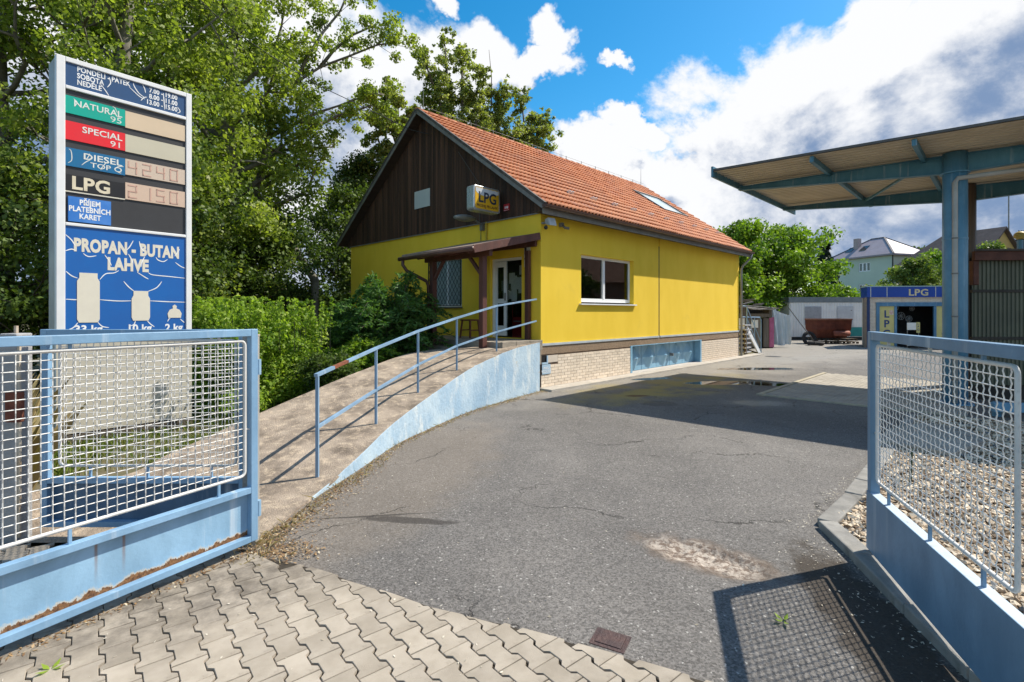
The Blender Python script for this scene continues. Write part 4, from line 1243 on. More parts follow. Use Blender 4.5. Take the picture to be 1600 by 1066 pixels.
# luminaire below the sign
lm = thing("street_luminaire", "long grey lamp on a short arm under the LPG light box", "lamp", H(0, 2.02, 4.3), TH)
m_ = MB(); vv, ff = [], []
nn = 10
for i in range(9):
    t_ = i / 8; x = -.98 + .66 * t_; r = .02 + .10 * math.sin(math.pi * min(1, t_ * .85 + .08)) ** .7
    for k in range(nn):
        a = 2 * math.pi * k / nn; vv.append((x, r * 1.15 * math.cos(a), r * .75 * math.sin(a) - .01 - .03 * (1 - t_)))
for i in range(8):
    for k in range(nn): ff.append((i * nn + k, i * nn + (k + 1) % nn, (i + 1) * nn + (k + 1) % nn, (i + 1) * nn + k))
ff += [tuple(range(nn))[::-1], tuple(8 * nn + k for k in range(nn))]
fixn(m_.add(vv, ff).build("lamp_housing", mat("lamp_grey", (.25, .25, .23), (.18, .18, .16), .4, 5), lm, smooth=True))
MB().tube([(-.34, 0, -.02), (-.1, 0, -.12), (-.06, 0, -.14)], .028, 8).build("arm", GREYM, lm, smooth=True)
MB().box(-.10, -.0, -.05, .05, -.28, -.08).build("mount", GREYM, lm)
m_ = MB(); m_.tube([(-.035, -.14, -.06), (-.035, -.14, -1.0)], .02, 8); m_.build("conduit", mat("conduit_yellow", (.55, .40, .05), None, .7), lm)

# flood light and camera under the eave corner
fl = thing("flood_light", "grey flood light fixed under the eave at the house corner", "lamp", H(.05, -.02, 3.98), TH)
m_ = MB(); m_.add([(-.10, -.30, -.09), (.12, -.34, -.09), (.12, -.28, .10), (-.10, -.24, .10), (-.07, -.14, -.05), (.09, -.16, -.05), (.09, -.13, .07), (-.07, -.12, .07)],
                  [(0, 3, 2, 1), (4, 5, 6, 7), (0, 1, 5, 4), (1, 2, 6, 5), (2, 3, 7, 6), (3, 0, 4, 7)])
fixn(m_.build("lamp_head", mat("lamp_silver", (.42, .44, .45), (.3, .32, .33), .4, 6), fl, bevel=.01))
MB().box(-.03, .05, -.13, .02, -.02, .02).build("bracket", GREYM, fl)
m_ = MB(); spheroid(m_, (-.12, -.2, -.14), .05, 10, 6); m_.build("sensor", mat("sensor_black", (.02, .02, .02), None, .3), fl, smooth=True)
cc = thing("security_camera", "small dark camera on a grey bracket on the yellow wall beside the flood light", "camera", H(.72, 0, 4.02), TH)
MB().box(-.05, .05, -.10, -.0, -.05, .05).build("bracket", GREYM, cc, bevel=.008)
m_ = MB(); m_.tube([(0, -.09, -.02), (.02, -.14, -.08), (.10, -.22, -.10)], [.03, .035, .03], 8); m_.build("camera_body", mat("cam_grey", (.16, .15, .14), None, .4), cc, smooth=True)

# cable strung to the gable
cbp = [at(290, -20, 11.0), at(360, 45, 12.0), at(430, 92, 13.0), at(500, 135, 14.0), at(570, 168, 14.7), H(-.33, 4.9, 7.35), H(-.06, 4.35, 7.15)]
o = MB().tube(cbp, .011, 5).build("overhead_cable", mat("black_rubber", (.02, .02, .02), None, .6))
tag(o, "black overhead cable sagging through the tree to the top of the planked gable", "cable")
cbp = [at(-60, 40, 13), at(60, 38, 13.6), at(140, 38, 14), at(300, 42, 15)]
o = MB().tube(cbp, .014, 5).build("overhead_wire", mat("pale_wire", (.5, .5, .5), None, .5))
tag(o, "thin pale wire crossing the tree crowns above the totem sign", "cable")

# ================================================================== totem sign
TA = math.atan2(.788, .6155)
tot = thing("price_totem", "tall white fuel price totem with cracked blue panels behind the left gate", "sign", (-6.37, 7.1, 0), TA)
TWH = mat("totem_white", (.74, .745, .75), (.66, .665, .67), .4, 2, dirt=(.4, .4, .38), dirt_amt=.08)
TGR = mat("totem_grey", (.36, .355, .34), (.30, .295, .28), .5, 2)
W_ = 1.706
fr = MB()
fr.box(0, .10, -.0, .10, .10, 5.47); fr.box(W_ - .085, W_, -.0, .10, .10, 5.47)
fr.box(.10, W_ - .085, 0, .10, 5.40, 5.47); fr.box(.10, W_ - .085, 0, .10, 5.02, 5.07); fr.box(.10, W_ - .085, 0, .10, 3.08, 3.125)
fr.build("frame", TWH, tot, bevel=.008)
MB().box(.0, W_, .104, .46, .10, 5.45).build("side_casing", TGR, tot, bevel=.01)
PNB = mat("vinyl_blue", (.008, .115, .40), (.008, .10, .36), .35, 1.5, spec=.5)
PNN = mat("vinyl_navy", (.03, .08, .19), (.025, .07, .165), .35, 2)
CREAM = mat("vinyl_cream", (.60, .57, .48), (.55, .52, .44), .6, 3)
DARK = mat("panel_dark", (.045, .045, .048), (.035, .035, .037), .4, 3)
x0, x1 = .10, W_ - .085
MB().box(x0, x1, .02, .06, 5.07, 5.40).build("hours_panel", PNN, tot)
MB().box(x0, x1, .03, .07, 3.125, 5.02).build("price_board", DARK, tot)
MB().box(x0, x1, .02, .06, 1.46, 3.08).build("gas_panel", PNB, tot)
MB().box(x0 - .1, x1 + .085, -.004, -.001, .12, 1.42).build("lower_panel", mat("beige_sheet", (.50, .46, .38), (.45, .42, .345), .6, 2, dirt=(.2, .15, .1), dirt_amt=.12), tot)
fr = MB(); fr.box(.0, W_, -.03, .5, -.03, .10); fr.build("timber_base", mat("old_timber", (.07, .055, .04), (.11, .09, .07), .9, 8, .6), tot)
# fuel rows
def row(z0, z1, m, name): return MB().box(x0, .797, .012, .030, z0, z1).build(name, m, tot)
rows = [(4.68, 4.93, mat("sticker_green", (.0, .36, .27), (.0, .33, .25), .4)), (4.305, 4.57, mat("sticker_red", (.72, .02, .03), (.66, .02, .03), .4)), (3.93, 4.19, mat("sticker_blue", (.01, .14, .30), (.012, .12, .27), .4)), (3.585, 3.81, mat("sticker_black", (.016, .016, .018), None, .4))]
rw_ = [row(a, b, m, "fuel_label") for a, b, m in rows]
TC = mat("text_cream", (.70, .72, .68), None, .6)
X, Z = (1, 0, 0), (0, 0, 1)
def T(body, size, x, z, parent, m=TC, al='RIGHT', y=.0115, bold=.0, sx=1.25): return text(body, size, m, parent, (x, y, z), X, Z, al, bold, .0015, sx)
T("NATURAL", .125, .76, 4.80, rw_[0], sx=1.0, bold=.002); T("95", .12, .76, 4.70, rw_[0])
T("SPECIAL", .125, .76, 4.445, rw_[1], sx=1.05, bold=.002); T("91", .12, .76, 4.33, rw_[1])
T("DIESEL", .125, .76, 4.065, rw_[2], bold=.002); T("TOP Q", .10, .76, 3.965, rw_[2], bold=.001)
T("LPG", .255, .62, 3.615, rw_[3], mat("text_beige", (.70, .62, .46), None, .6), bold=.008, sx=1.0)
MB().box(x0, .797, .014, .030, 3.56, 3.578).build("label_strip", CREAM, tot)
disp = [(4.665, 4.92, (.60, .47, .33)), (4.30, 4.565, (.52, .48, .37)), (3.95, 4.19, (.56, .45, .36)), (3.575, 3.83, (.58, .43, .33))]
REDS = mat("segment_red", (.58, .36, .285), None, .5)
SEG = {'0': 'abcdef', '1': 'bc', '2': 'abged', '3': 'abgcd', '4': 'fgbc', '5': 'afgcd', '6': 'afgecd', '7': 'abc', '8': 'abcdefg', '9': 'abfgcd', ' ': ''}
for i, ((z0, z1, c_), digits) in enumerate(zip(disp, ("", "", "4240", "2150"))):
    d_ = MB().box(.80, x1 - .01, .014, .030, z0, z1).build("price_display", mat("display_%d" % i, c_, tuple(k * .93 for k in c_), .5, 2), tot)
    if digits:
        h = (z1 - z0) * .78; zb = z0 + (z1 - z0) * .11; w = .115
        for k, ch in enumerate(digits):
            sg = MB()
            xx0 = .835 + k * .185; t_ = .018
            S = {'a': (xx0, xx0 + w, zb + h - t_, zb + h), 'd': (xx0, xx0 + w, zb, zb + t_), 'g': (xx0, xx0 + w, zb + h / 2 - t_ / 2, zb + h / 2 + t_ / 2),
                 'f': (xx0, xx0 + t_, zb + h / 2, zb + h), 'b': (xx0 + w - t_, xx0 + w, zb + h / 2, zb + h), 'e': (xx0, xx0 + t_, zb, zb + h / 2), 'c': (xx0 + w - t_, xx0 + w, zb, zb + h / 2)}
            for q in SEG[ch]: a, b, c, d = S[q]; sg.box(a, b, .0105, .0138 - .0001 * ord(q) / 10, c, d)
            sg.build("digit", REDS, d_)
# lettering of the opening hours
WT = mat("text_white", (.82, .83, .84))
hp = [o_ for o_ in tot.children if o_.name.startswith("hours_panel")][0]
for k, (a, b, c) in enumerate((("PONDĚLÍ - PÁTEK", "7.00 - 19.00", 0), ("SOBOTA", "8.00 - 11.00", 0), ("NEDĚLE", "13.00 - 15.00", 0))):
    z = 5.31 - k * .095
    T(a, .105, .23, z, hp, WT, 'LEFT', .0195, .0025, .74); T(b, .10, 1.50, z, hp, WT, 'RIGHT', .0195, .0025, .80)
cs = MB().box(.13, .62, -.002, .028, 3.145, 3.50).build("card_sticker", mat("sticker_sky", (.03, .16, .50), (.08, .24, .62), .4, 2), tot)
T("PŘÍJEM\nPLATEBNÍCH\nKARET", .105, .375, 3.395, cs, WT, 'CENTER', -.0025, .003, .78)
gp_ = [o_ for o_ in tot.children if o_.name.startswith("gas_panel")][0]
CRM = mat("vinyl_bone", (.66, .62, .52), (.62, .58, .49), .6, 3)
T("PROPAN - BUTAN", .25, .86, 2.735, gp_, CRM, 'CENTER', .0195, .013, .62)
T("LAHVE", .25, .84, 2.49, gp_, CRM, 'CENTER', .0195, .013, .66)
def bottle(x, z0, w, h, cap=.07):
    pts = [(x - w * .42, z0), (x + w * .42, z0), (x + w / 2, z0 + .05), (x + w / 2, z0 + h - .12), (x + w * .40, z0 + h - .07), (x + w * .40, z0 + h), (x - w * .40, z0 + h), (x - w * .40, z0 + h - .07), (x - w / 2, z0 + h - .12), (x - w / 2, z0 + .05)]
    return fixn(MB().prismY(pts, .014, .019).build("bottle_picture", CRM, gp_))
bottle(.36, 1.70, .26, .72); bottle(1.0, 1.72, .24, .46)
x, z = 1.46, 1.76
pts = [(x - .09, z), (x + .09, z), (x + .10, z + .07), (x + .07, z + .13), (x + .025, z + .15), (x + .03, z + .19), (x, z + .215), (x - .03, z + .19), (x - .025, z + .15), (x - .07, z + .13), (x - .10, z + .07)]
fixn(MB().prismY(pts, .014, .019).build("bottle_picture", CRM, gp_))
for s_, x in (("33 kg", .36), ("10 kg", .98), ("2 kg", 1.45)): T(s_, .15, x, 1.555, gp_, WT, 'CENTER', .0195, .005, .95)
# cracks where the vinyl has split
ck = MB()
def crack(pts, w=.012, y=.0175):
    P_ = [Vector((p[0], 0, p[1])) for p in pts]
    P_ = [Vector(v) for v in spl([tuple(p) for p in P_], 4)]
    vv, ff = [], []
    n = len(P_)
    for i, p in enumerate(P_):
        d = P_[min(i + 1, n - 1)] - P_[max(0, i - 1)]; d.normalize(); q = Vector((-d.z, 0, d.x)) * w * (.35 + .65 * math.sin(math.pi * (i + .5) / n)) * .6
        vv += [(p.x + q.x, y, p.z + q.z), (p.x - q.x, y, p.z - q.z)]
    for i in range(n - 1): ff.append((2 * i, 2 * i + 1, 2 * i + 3, 2 * i + 2))
    ck.add(vv, ff)
for c_ in ([(.105, 2.95), (.17, 2.88), (.21, 2.80)], [(.105, 2.72), (.17, 2.75), (.22, 2.73)], [(.11, 2.43), (.17, 2.37), (.235, 2.34)], [(.49, 2.33), (.56, 2.42), (.66, 2.44), (.72, 2.48)], [(.55, 2.70), (.60, 2.62), (.63, 2.55)],
           [(.90, 2.95), (.86, 2.86), (.82, 2.80)], [(.98, 2.95), (1.0, 2.85), (1.05, 2.80)], [(.84, 2.74), (.88, 2.66), (.9, 2.60)], [(1.05, 2.72), (1.01, 2.62), (1.0, 2.55)], [(1.53, 2.88), (1.50, 2.82), (1.46, 2.76)],
           [(1.47, 2.66), (1.55, 2.60), (1.615, 2.575)], [(1.10, 2.47), (1.16, 2.44), (1.4, 2.425), (1.615, 2.41)], [(.105, 2.035), (.2, 2.03), (.25, 2.03)], [(.49, 2.035), (.7, 2.02), (.88, 2.025)], [(1.12, 2.03), (1.35, 2.02), (1.615, 2.015)],
           [(.78, 2.32), (.84, 2.24), (.91, 2.175)], [(1.28, 2.34), (1.21, 2.24), (1.09, 2.175)], [(.13, 1.60), (.19, 1.63), (.24, 1.70)], [(.47, 1.70), (.52, 1.64), (.6, 1.62)], [(.86, 1.64), (.91, 1.66), (.93, 1.72)], [(1.08, 1.72), (1.13, 1.66), (1.18, 1.62)],
           [(1.36, 1.70), (1.38, 1.74), (1.40, 1.76)], [(1.54, 1.74), (1.58, 1.70), (1.6, 1.68)], [(1.2, 2.72), (1.23, 2.68), (1.3, 2.66), (1.36, 2.70)], [(.30, 2.70), (.36, 2.66), (.45, 2.68)], [(.95, 2.47), (1.05, 2.40), (1.1, 2.37)]):
    crack(c_, .012)
ck.build("vinyl_cracks", WT, gp_, kind="stuff")
ck = MB()
for c_ in ([(.90, 5.38), (.92, 5.32), (.98, 5.24), (1.06, 5.2)], [(.60, 5.36), (.62, 5.28), (.58, 5.20)], [(1.02, 5.40), (1.05, 5.34), (1.06, 5.28)], [(1.0, 5.14), (1.04, 5.2), (1.08, 5.22)], [(1.3, 5.36), (1.31, 5.25), (1.32, 5.1)], [(.5, 5.22), (.56, 5.14), (.6, 5.08)], [(1.5, 5.1), (1.54, 5.14), (1.5, 5.2)], [(.85, 5.30), (.98, 5.20), (1.05, 5.18)]): crack(c_, .011)
ck.build("vinyl_cracks", WT, hp, kind="stuff")
ck = MB()
for c_ in ([(.33, 4.06), (.36, 4.12), (.37, 4.16)], [(.28, 3.97), (.33, 4.03), (.38, 4.07)], [(.52, 4.0), (.55, 4.05), (.57, 4.08)], [(.50, 3.95), (.52, 4.0), (.54, 4.02)], [(.68, 4.02), (.72, 4.05), (.78, 4.06)], [(.13, 3.97), (.17, 4.02), (.165, 4.14), (.14, 4.17)]): crack(c_, .009, .0105)
ck.build("vinyl_cracks", TC, rw_[2], kind="stuff")
ck = MB()
for c_ in ([(.20, 4.79), (.23, 4.86), (.19, 4.90)], [(.70, 4.85), (.67, 4.92), (.64, 4.93)], [(.66, 4.85), (.70, 4.80), (.74, 4.79)]): crack(c_, .008, .0105)
ck.build("vinyl_cracks", TC, rw_[0], kind="stuff")

# ================================================================== gates
GB_L = paint("gate_blue", (.22, .385, .55), rust=.24, low=(.160, .17))
GB_R = paint("gate_blue_worn", (.13, .245, .37), rust=.24, chips=(.4, .46, .5))  # darker copy of the gate blue: the leaf's shaded side put into the colour
GB_F = paint("gate_frame_blue", (.19, .34, .51), rust=.16)
MESHW = paint("mesh_white", (.62, .61, .59), rust=.22, chips=(.4, .4, .4))
GREYP = mat("grey_post", (.33, .32, .30), (.25, .24, .225), .7, 4, .4, dirt=(.12, .1, .08), dirt_amt=.25)


def wires(L0, L1, z0, z1, pitch, r, amp=.0032):
    m_ = MB()
    def wavy(p, q, ax, phase):
        p, q = Vector(p), Vector(q); n = int((q - p).length / (pitch / 4)); ax = Vector(ax)
        path = [p.lerp(q, i / n) + ax * amp * math.sin(math.pi * (i * .5) + phase) for i in range(n + 1)]
        m_.tube(path, r, 4, cap=False)
    nx_ = int(round((L1 - L0) / pitch)); nz_ = int(round((z1 - z0) / pitch))
    for i in range(1, nx_):
        x = L0 + (L1 - L0) * i / nx_; wavy((x, .003, z0 - .012), (x, .003, z1 + .012), (.22, .9, 0), math.pi * (i % 2))
    for j in range(1, nz_):
        z = z0 + (z1 - z0) * j / nz_; wavy((L0 - .012, -.003, z), (L1 + .012, -.003, z), (0, .5, 0), math.pi * (j % 2 + 1))
    # wire ends hooked over the tube
    return m_
def gate_leaf(root, L, zt, zs, z0, frame_m, sheet_m, flush, t=.055, pitch=.052, end_gap=.12, wire_r=.0032, sheet_side=-1):
    """L length along +x from the hinge, zt top, zs top of the sheet, z0 bottom"""
    MB().box(0, t, -t / 2, t / 2, z0, zt).build("stile", frame_m, root, bevel=.004)
    MB().box(L - t, L, -t / 2, t / 2, z0, zt).build("stile", frame_m, root, bevel=.004)
    MB().box(t, L - t, -t / 2, t / 2, zt - t, zt - .0005).build("top_bar", frame_m, root, bevel=.004)
    if flush:
        MB().box(t * .0, L, -t / 2 - .006, -t / 2 - .001, z0, zs).build("sheet", sheet_m, root)
        MB().box(t, L - t, -t / 2, t / 2, zs - .035, zs - .001).build("middle_bar", mat("faded_top_blue", (.50, .58, .66), (.42, .52, .62), .5, 8, dirt=(.2, .08, .03), dirt_amt=.3, dirt_scale=9), root)  # paler bar: sunlight on the flange top put into the colour, plus rust
    else:
        MB().box(t, L - t, -t / 2, t / 2, zs - .045, zs).build("middle_bar", frame_m, root, bevel=.003)
        MB().box(t, L - t, -t / 2, t / 2, z0, z0 + .045).build("bottom_bar", frame_m, root, bevel=.003)
        MB().box(t, L - t, -t / 2, -t / 2 + .004, z0 + .045, zs - .045).build("sheet", sheet_m, root)
    a, b, c, d = t + .035, L - end_gap, zs + .095, zt - t - .035
    r = .035; path = []
    for cx, cz, a0 in ((b - r, c + r, -90), (b - r, d - r, 0), (a + r, d - r, 90), (a + r, c + r, 180)):
        for i in range(5): q = R(a0 + 90 * i / 4); path.append((cx + r * math.cos(q), 0, cz + r * math.sin(q)))
    MB().tube(path, .0115, 8, closed=True).build("mesh_frame", MESHW, root, smooth=True)
    wires(a, b, c, d, pitch, wire_r).build("wire_mesh", MESHW, root, kind='stuff')
    for x in (a + .2, (a + b) / 2, b - .25):
        MB().box(x - .008, x + .008, -.008, .008, d + .008, zt - t + .002).build("mesh_clip", frame_m if x > 1 else MESHW, root)
        MB().box(x - .008, x + .008, -.008, .008, zs - .002, c - .008).build("mesh_clip", frame_m, root)
    for z in (c + .35, ): MB().bar((t, 0, z), (a, 0, z + .01), .012, .012).build("mesh_clip", MESHW, root)


gl = thing("gate_leaf", "long pale blue gate leaf with rusty lower edge standing open on the left", "gate", (-1.996, 3.96, 0), math.atan2(-.870, -.493))
gate_leaf(gl, 2.35, 1.72, .505, .085, GB_F, GB_L, False)
gl['group'] = "gates of the yard"
gpost = thing("gate_post", "grey steel post carrying the left gate leaf, at the foot of the ramp", "post", (-2.085, 4.06, 0), R(10))
MB().box(-.05, .05, -.05, .05, -.05, 1.66).build("shaft", GREYP, gpost, bevel=.006)
MB().box(-.053, .053, -.053, .053, 1.66, 1.672).build("cap", mat("rust_cap", (.3, .2, .13), (.4, .34, .28), .9, 12), gpost)
for z in (1.42, .31):
    h_ = MB(); h_.tube([(.075, -.075, z - .06), (.075, -.075, z + .06)], .022, 10); h_.box(.03, .07, -.07, -.04, z - .02, z + .02)
    h_.build("hinge", paint("hinge_blue", (.22, .36, .5), rust=.35), gpost, smooth=False)
gr_ = thing("gate_leaf", "blue gate leaf with white wire mesh standing open on the right beside the pebbles", "gate", (2.70, 3.81, 0), math.atan2(-.957, -.289), "gates of the yard")
gate_leaf(gr_, 1.93, 1.706, .515, .085,  paint("gate_frame_deep", (.12, .235, .36), rust=.16), GB_R, True, t=.062, pitch=.052, end_gap=.285, wire_r=.0034)  # frame blue darkened too, shade of the right leaf is in the colour
gr_.name = "gate_leaf.001"
gp2 = thing("gate_post", "blue steel post at the near end of the right gate leaf", "post", (2.70 - .289 * 1.99, 3.81 - .957 * 1.99, 0), math.atan2(-.957, -.289))
MB().box(-.04, .06, -.05, .05, -.05, 1.75).build("shaft", GB_R, gp2, bevel=.005)
m_ = MB(); m_.tube([(-.035, .0, .35), (-.035, .0, .47)], .02, 8); m_.build("hinge", GB_R, gp2)

# little gate to the path
wk = thing("gate_leaf", "narrow dark blue side gate behind the left leaf, closing the path to the totem", "gate", (-2.17, 4.16, 0), math.pi, "gates of the yard")
wk.name = "gate_leaf.002"
gate_leaf(wk, 1.67, 1.71, .50, .10, GB_F, paint("gate_deep_blue", (.045, .115, .21), rust=.1), False, pitch=.055, end_gap=.14)  # sheet blue darkened: the shadow it stands in is put into the colour
fp = thing("fence_post", "square grey concrete post with rusty lock plate left of the side gate", "post", (-4.02, 4.12, 0), 0)
MB().box(-.07, .07, -.07, .07, -.05, 1.68).build("shaft", mat("fence_concrete", (.34, .34, .345), (.26, .26, .265), .9, 4, .5, dirt=(.15, .14, .13), dirt_amt=.3), fp, bevel=.01)
MB().box(.071, .09, -.065, -.05, .05, 1.64).build("angle_iron", mat("angle_pale", (.55, .50, .42), (.4, .3, .2), .7, 9, dirt=(.2, .08, .03), dirt_amt=.4), fp)
MB().box(.02, .14, -.115, -.072, .98, 1.22).build("lock_plate", mat("deep_rust", (.13, .035, .022), (.20, .07, .04), .9, 14, .5), fp, bevel=.006)
MB().tube([(-.0, 0, 1.68), (0, 0, 1.74)], .014, 8).build("pin", MATS["angle_pale"], fp)
# chain link fence going off to the left
cf = thing("wire_fence", "rusty chain link fence running off to the left of the concrete post", "fence", (-4.10, 4.14, 0), math.pi)
m_ = MB(); st_, Lf, zt = .07, 3.2, 1.66
nseg = int(Lf / (st_ / 2)); nzz = int((zt - .05) / st_)
for i in range(0, nseg):
    pts = []
    for j in range(int((zt - .05) / (st_ / 2)) + 1):
        pts.append((i * st_ / 2 * 1.0 + (st_ / 2 if j % 2 else 0), .003 * (1 if (i + j) % 2 else -1), .05 + j * st_ / 2))
    if i % 2 == 0: m_.tube(pts, .0017, 3, cap=False)
m_.build("wire_mesh", mat("galvanised", (.34, .31, .29), (.2, .14, .1), .6, 8), cf, kind='stuff')
m_ = MB(); 
for z in (.1, .85, 1.66): m_.tube([(0, 0, z), (Lf, 0, z)], .0025, 4)
m_.build("line_wire", MATS["galvanised"], cf)
for x in (1.7, 3.2): MB().tube([(x, .02, -.05), (x, .02, 1.7)], .024, 8).build("stake", MATS["galvanised"], cf)

# ================================================================== forecourt canopy
CC = Vector((4.79, 12.07, 0))
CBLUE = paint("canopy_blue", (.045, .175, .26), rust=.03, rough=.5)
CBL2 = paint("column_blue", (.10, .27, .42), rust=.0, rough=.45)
can = thing("forecourt_canopy", "wide flat canopy of pale corrugated sheet on blue beams and columns over the fuel bay", "canopy", CC, TH)
DEP, WD, TZ = 6.47, 8.6, 5.19
def cz(u): return TZ - .027 * u
m_ = MB(); vv, ff = [], []
pitch = .20; n = int(DEP / pitch); prof = []
for i in range(n):
    x = i * DEP / n; w = DEP / n
    prof += [(x, 0), (x + w * .42, 0), (x + w * .54, .06), (x + w * .88, .06)]
prof.append((DEP, 0))
for (x, z) in prof:
    vv += [(x, 0, cz(0) + z), (x, -WD, cz(WD) + z), (x, 0, cz(0) + z + .02), (x, -WD, cz(WD) + z + .02)]
for i in range(len(prof) - 1):
    a, b = 4 * i, 4 * i + 4
    ff += [(a, a + 1, b + 1, b), (a + 2, b + 2, b + 3, a + 3), (a, b, b + 2, a + 2), (a + 1, a + 3, b + 3, b + 1)]
fixn(m_.add(vv, ff).build("corrugated_roof", mat("corrugated_beige", (.62, .54, .42), (.52, .45, .35), .6, 1.2, dirt=(.28, .22, .16), dirt_amt=.2, dirt_scale=.8), can))
MB().box(-.03, DEP + .02, .002, .05, cz(0) - .13, cz(0) + .12).build("end_fascia", CBLUE, can)
m_ = MB(); m_.bar((-.012, 0, cz(0) + .035), (-.012, -WD, cz(WD) + .035), .02, .05); m_.build("edge_trim", mat("edge_dark", (.10, .09, .085), None, .5), can)
def beam(x, name="beam"):
    m_ = MB(); U = 4.235
    # web and two flanges, deep at the column
    pts = [(.0, -.09), (.0, -.17), (U, -.42), (WD, -.17), (WD, -.09), (U, -.05)]
    P_ = [(-u, cz(u) + d) for u, d in pts]
    m_.prismX(P_[::-1], x - .008, x + .008)
    lower = [(-u, cz(u) + d) for u, d in ((0, -.17), (U, -.42), (WD, -.17))]
    upper = [(-u, cz(u) + d) for u, d in ((0, -.09), (U, -.05), (WD, -.09))]
    for L_ in (lower, upper):
        for (a, b) in zip(L_[:-1], L_[1:]): m_.bar((x, a[0], a[1] - .006), (x, b[0], b[1] - .006), .15, .014)
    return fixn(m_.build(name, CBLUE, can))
beam(1.6); beam(5.2)
for u in (2.05, 3.75, 5.45, 7.15):
    for (x0_, x1_) in ((.05, 1.58), (1.62, 5.18), (5.22, DEP)):
        m_ = MB(); m_.bar((x0_, -u, cz(u) - .07), (x1_, -u, cz(u) - .07), .075, .12); m_.build("purlin", CBLUE, can)
for a, b in (((5.15, -2.15, cz(2.1) - .15), (1.68, -3.7, cz(3.7) - .17)), ((5.15, -6.9, cz(6.9) - .15), (1.68, -5.3, cz(5.3) - .17))):
    MB().bar(a, b, .05, .05).build("brace", CBLUE, can)
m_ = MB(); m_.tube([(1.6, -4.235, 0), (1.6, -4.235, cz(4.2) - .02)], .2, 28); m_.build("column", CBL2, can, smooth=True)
for z0_, z1_, r_ in ((cz(4.2) - .44, cz(4.2) - .42, .245), (.0, .03, .3), (3.3, 3.34, .206)): MB().tube([(1.6, -4.235, z0_), (1.6, -4.235, z1_)], r_, 28).build('collar', CBL2, can)
pass
m_ = MB(); m_.tube([(5.2, -4.235, 0), (5.2, -4.235, cz(4.2) - .02)], [.2, .2], 12); m_.build("column", mat("brown_cladding", (.17, .12, .09), (.11, .08, .065), .6, 2, streak=(6, 6, .05)), can, smooth=True)
ray = Vector((1.6, -4.235)); 
gpipe = mat("drain_grey", (.46, .46, .45), (.38, .38, .37), .5, 3)
m_ = MB(); px_, py_ = 1.6 - .17, -4.235 + .175
# camera side of the column in the canopy frame
cdir = (Vector((0, 0, 0)) - (CC + E1 * 1.6 - E2 * 4.235)); cdir = Vector((cdir.dot(E1), cdir.dot(E2))).normalized()
px_, py_ = 1.6 + cdir.x * .245, -4.235 + cdir.y * .245
m_.tube([(px_, py_, .05), (px_, py_, 4.42), (px_ + .02, py_ - .04, 4.5), (3.0, -6.6, 4.82), (3.4, -7.4, 4.86)], .046, 10)
m_.build("drainpipe", gpipe, can, smooth=True)
for z in (.5, 1.75, 2.6, 3.3): MB().tube([(px_, py_, z), (px_, py_, z + .03)], .055, 10).build("pipe_clamp", GREYM, can)

# low blue barrier near the column
bb = thing("steel_barrier", "low blue steel barrier at the edge of the pebbles in front of the dark shed", "barrier", (8.45, 8.95, 0), R(-8))
MB().box(0, 4.5, -.06, .06, .10, .26).build("rail", CBL2, bb, bevel=.01)
for x in (.15, 2.2, 4.3): MB().box(x - .05, x + .05, .061, .14, -.05, .26).build("post", CBL2, bb)
# broken concrete slab and short stake in the pebbles
sb = thing("broken_slab", "broken pale concrete slab lying at the far edge of the pebbles behind the right gate", "slab", (5.9, 7.2, 0), R(38))
m_ = MB(); m_.prism([(-.9, -.45), (.2, -.55), (.95, -.3), (1.0, .3), (.1, .5), (-.85, .38)], .0, .11)
m_.build("slab", mat("broken_concrete", (.40, .36, .30), (.29, .26, .22), .95, 3, .8, 40, dirt=(.1, .09, .08), dirt_amt=.35), sb, bevel=.015)
sk = thing("green_stake", "thin dark green stake standing in the pebbles behind the right gate", "stake", (4.15, 5.30, 0), 0)
MB().tube([(0, 0, 0), (.02, 0, .42)], .012, 6).build("rod", mat("stake_green", (.02, .06, .04), None, .5), sk)

# ================================================================== corrugated shed
sd_ = thing("corrugated_shed", "dark olive corrugated shed with brown eave boards behind the blue column", "shed", (9.60, 10.75, 0), R(-1.5))
m_ = MB(); vv = []; ff = []
def corr(m_, x0, x1, z0, z1, y, pitch, dpt, yend=None):
    n = int((x1 - x0) / pitch); P_ = []
    for i in range(n):
        x = x0 + i * (x1 - x0) / n; w = (x1 - x0) / n
        P_ += [(x, y), (x + w * .4, y), (x + w * .5, y - dpt), (x + w * .9, y - dpt)]
    P_.append((x1, y)); vv = []
    for x, yy in P_: vv += [(x, yy, z0), (x, yy, z1)]
    m_.add(vv, [(2 * i, 2 * i + 2, 2 * i + 3, 2 * i + 1) for i in range(len(P_) - 1)])
OLV = mat("olive_sheet", (.115, .125, .088), (.085, .092, .068), .45, 1.5, dirt=(.05, .045, .035), dirt_amt=.2)
zs_ = [(.0, .30), (.31, 1.30), (1.31, 2.29), (2.30, 3.06)]
for a, b in zs_[1:]:
    m_ = MB(); corr(m_, .12, 6.2, a, b, -.0 - .004 * (a > 1), .085, .02); m_.build("corrugated_sheet", OLV, sd_)
MB().prism([(.1, .03), (6.2, .03), (6.2, 1.7), (1.75, 1.7)], 0, 3.0).build("shell", mat("shed_shell", (.04, .035, .03), None, .9), sd_)
DKB = mat("dark_batten", (.035, .032, .028), None, .7)
for z in (1.30, 2.295): MB().box(.10, 6.2, -.045, .02, z - .03, z + .03).build("batten", DKB, sd_)
SBR = mat("shed_brown", (.10, .028, .016), (.065, .02, .014), .6, 5, .2)
MB().box(.02, 6.3, -.20, -.12, 2.93, 3.12).build("fascia_board", SBR, sd_, bevel=.005)
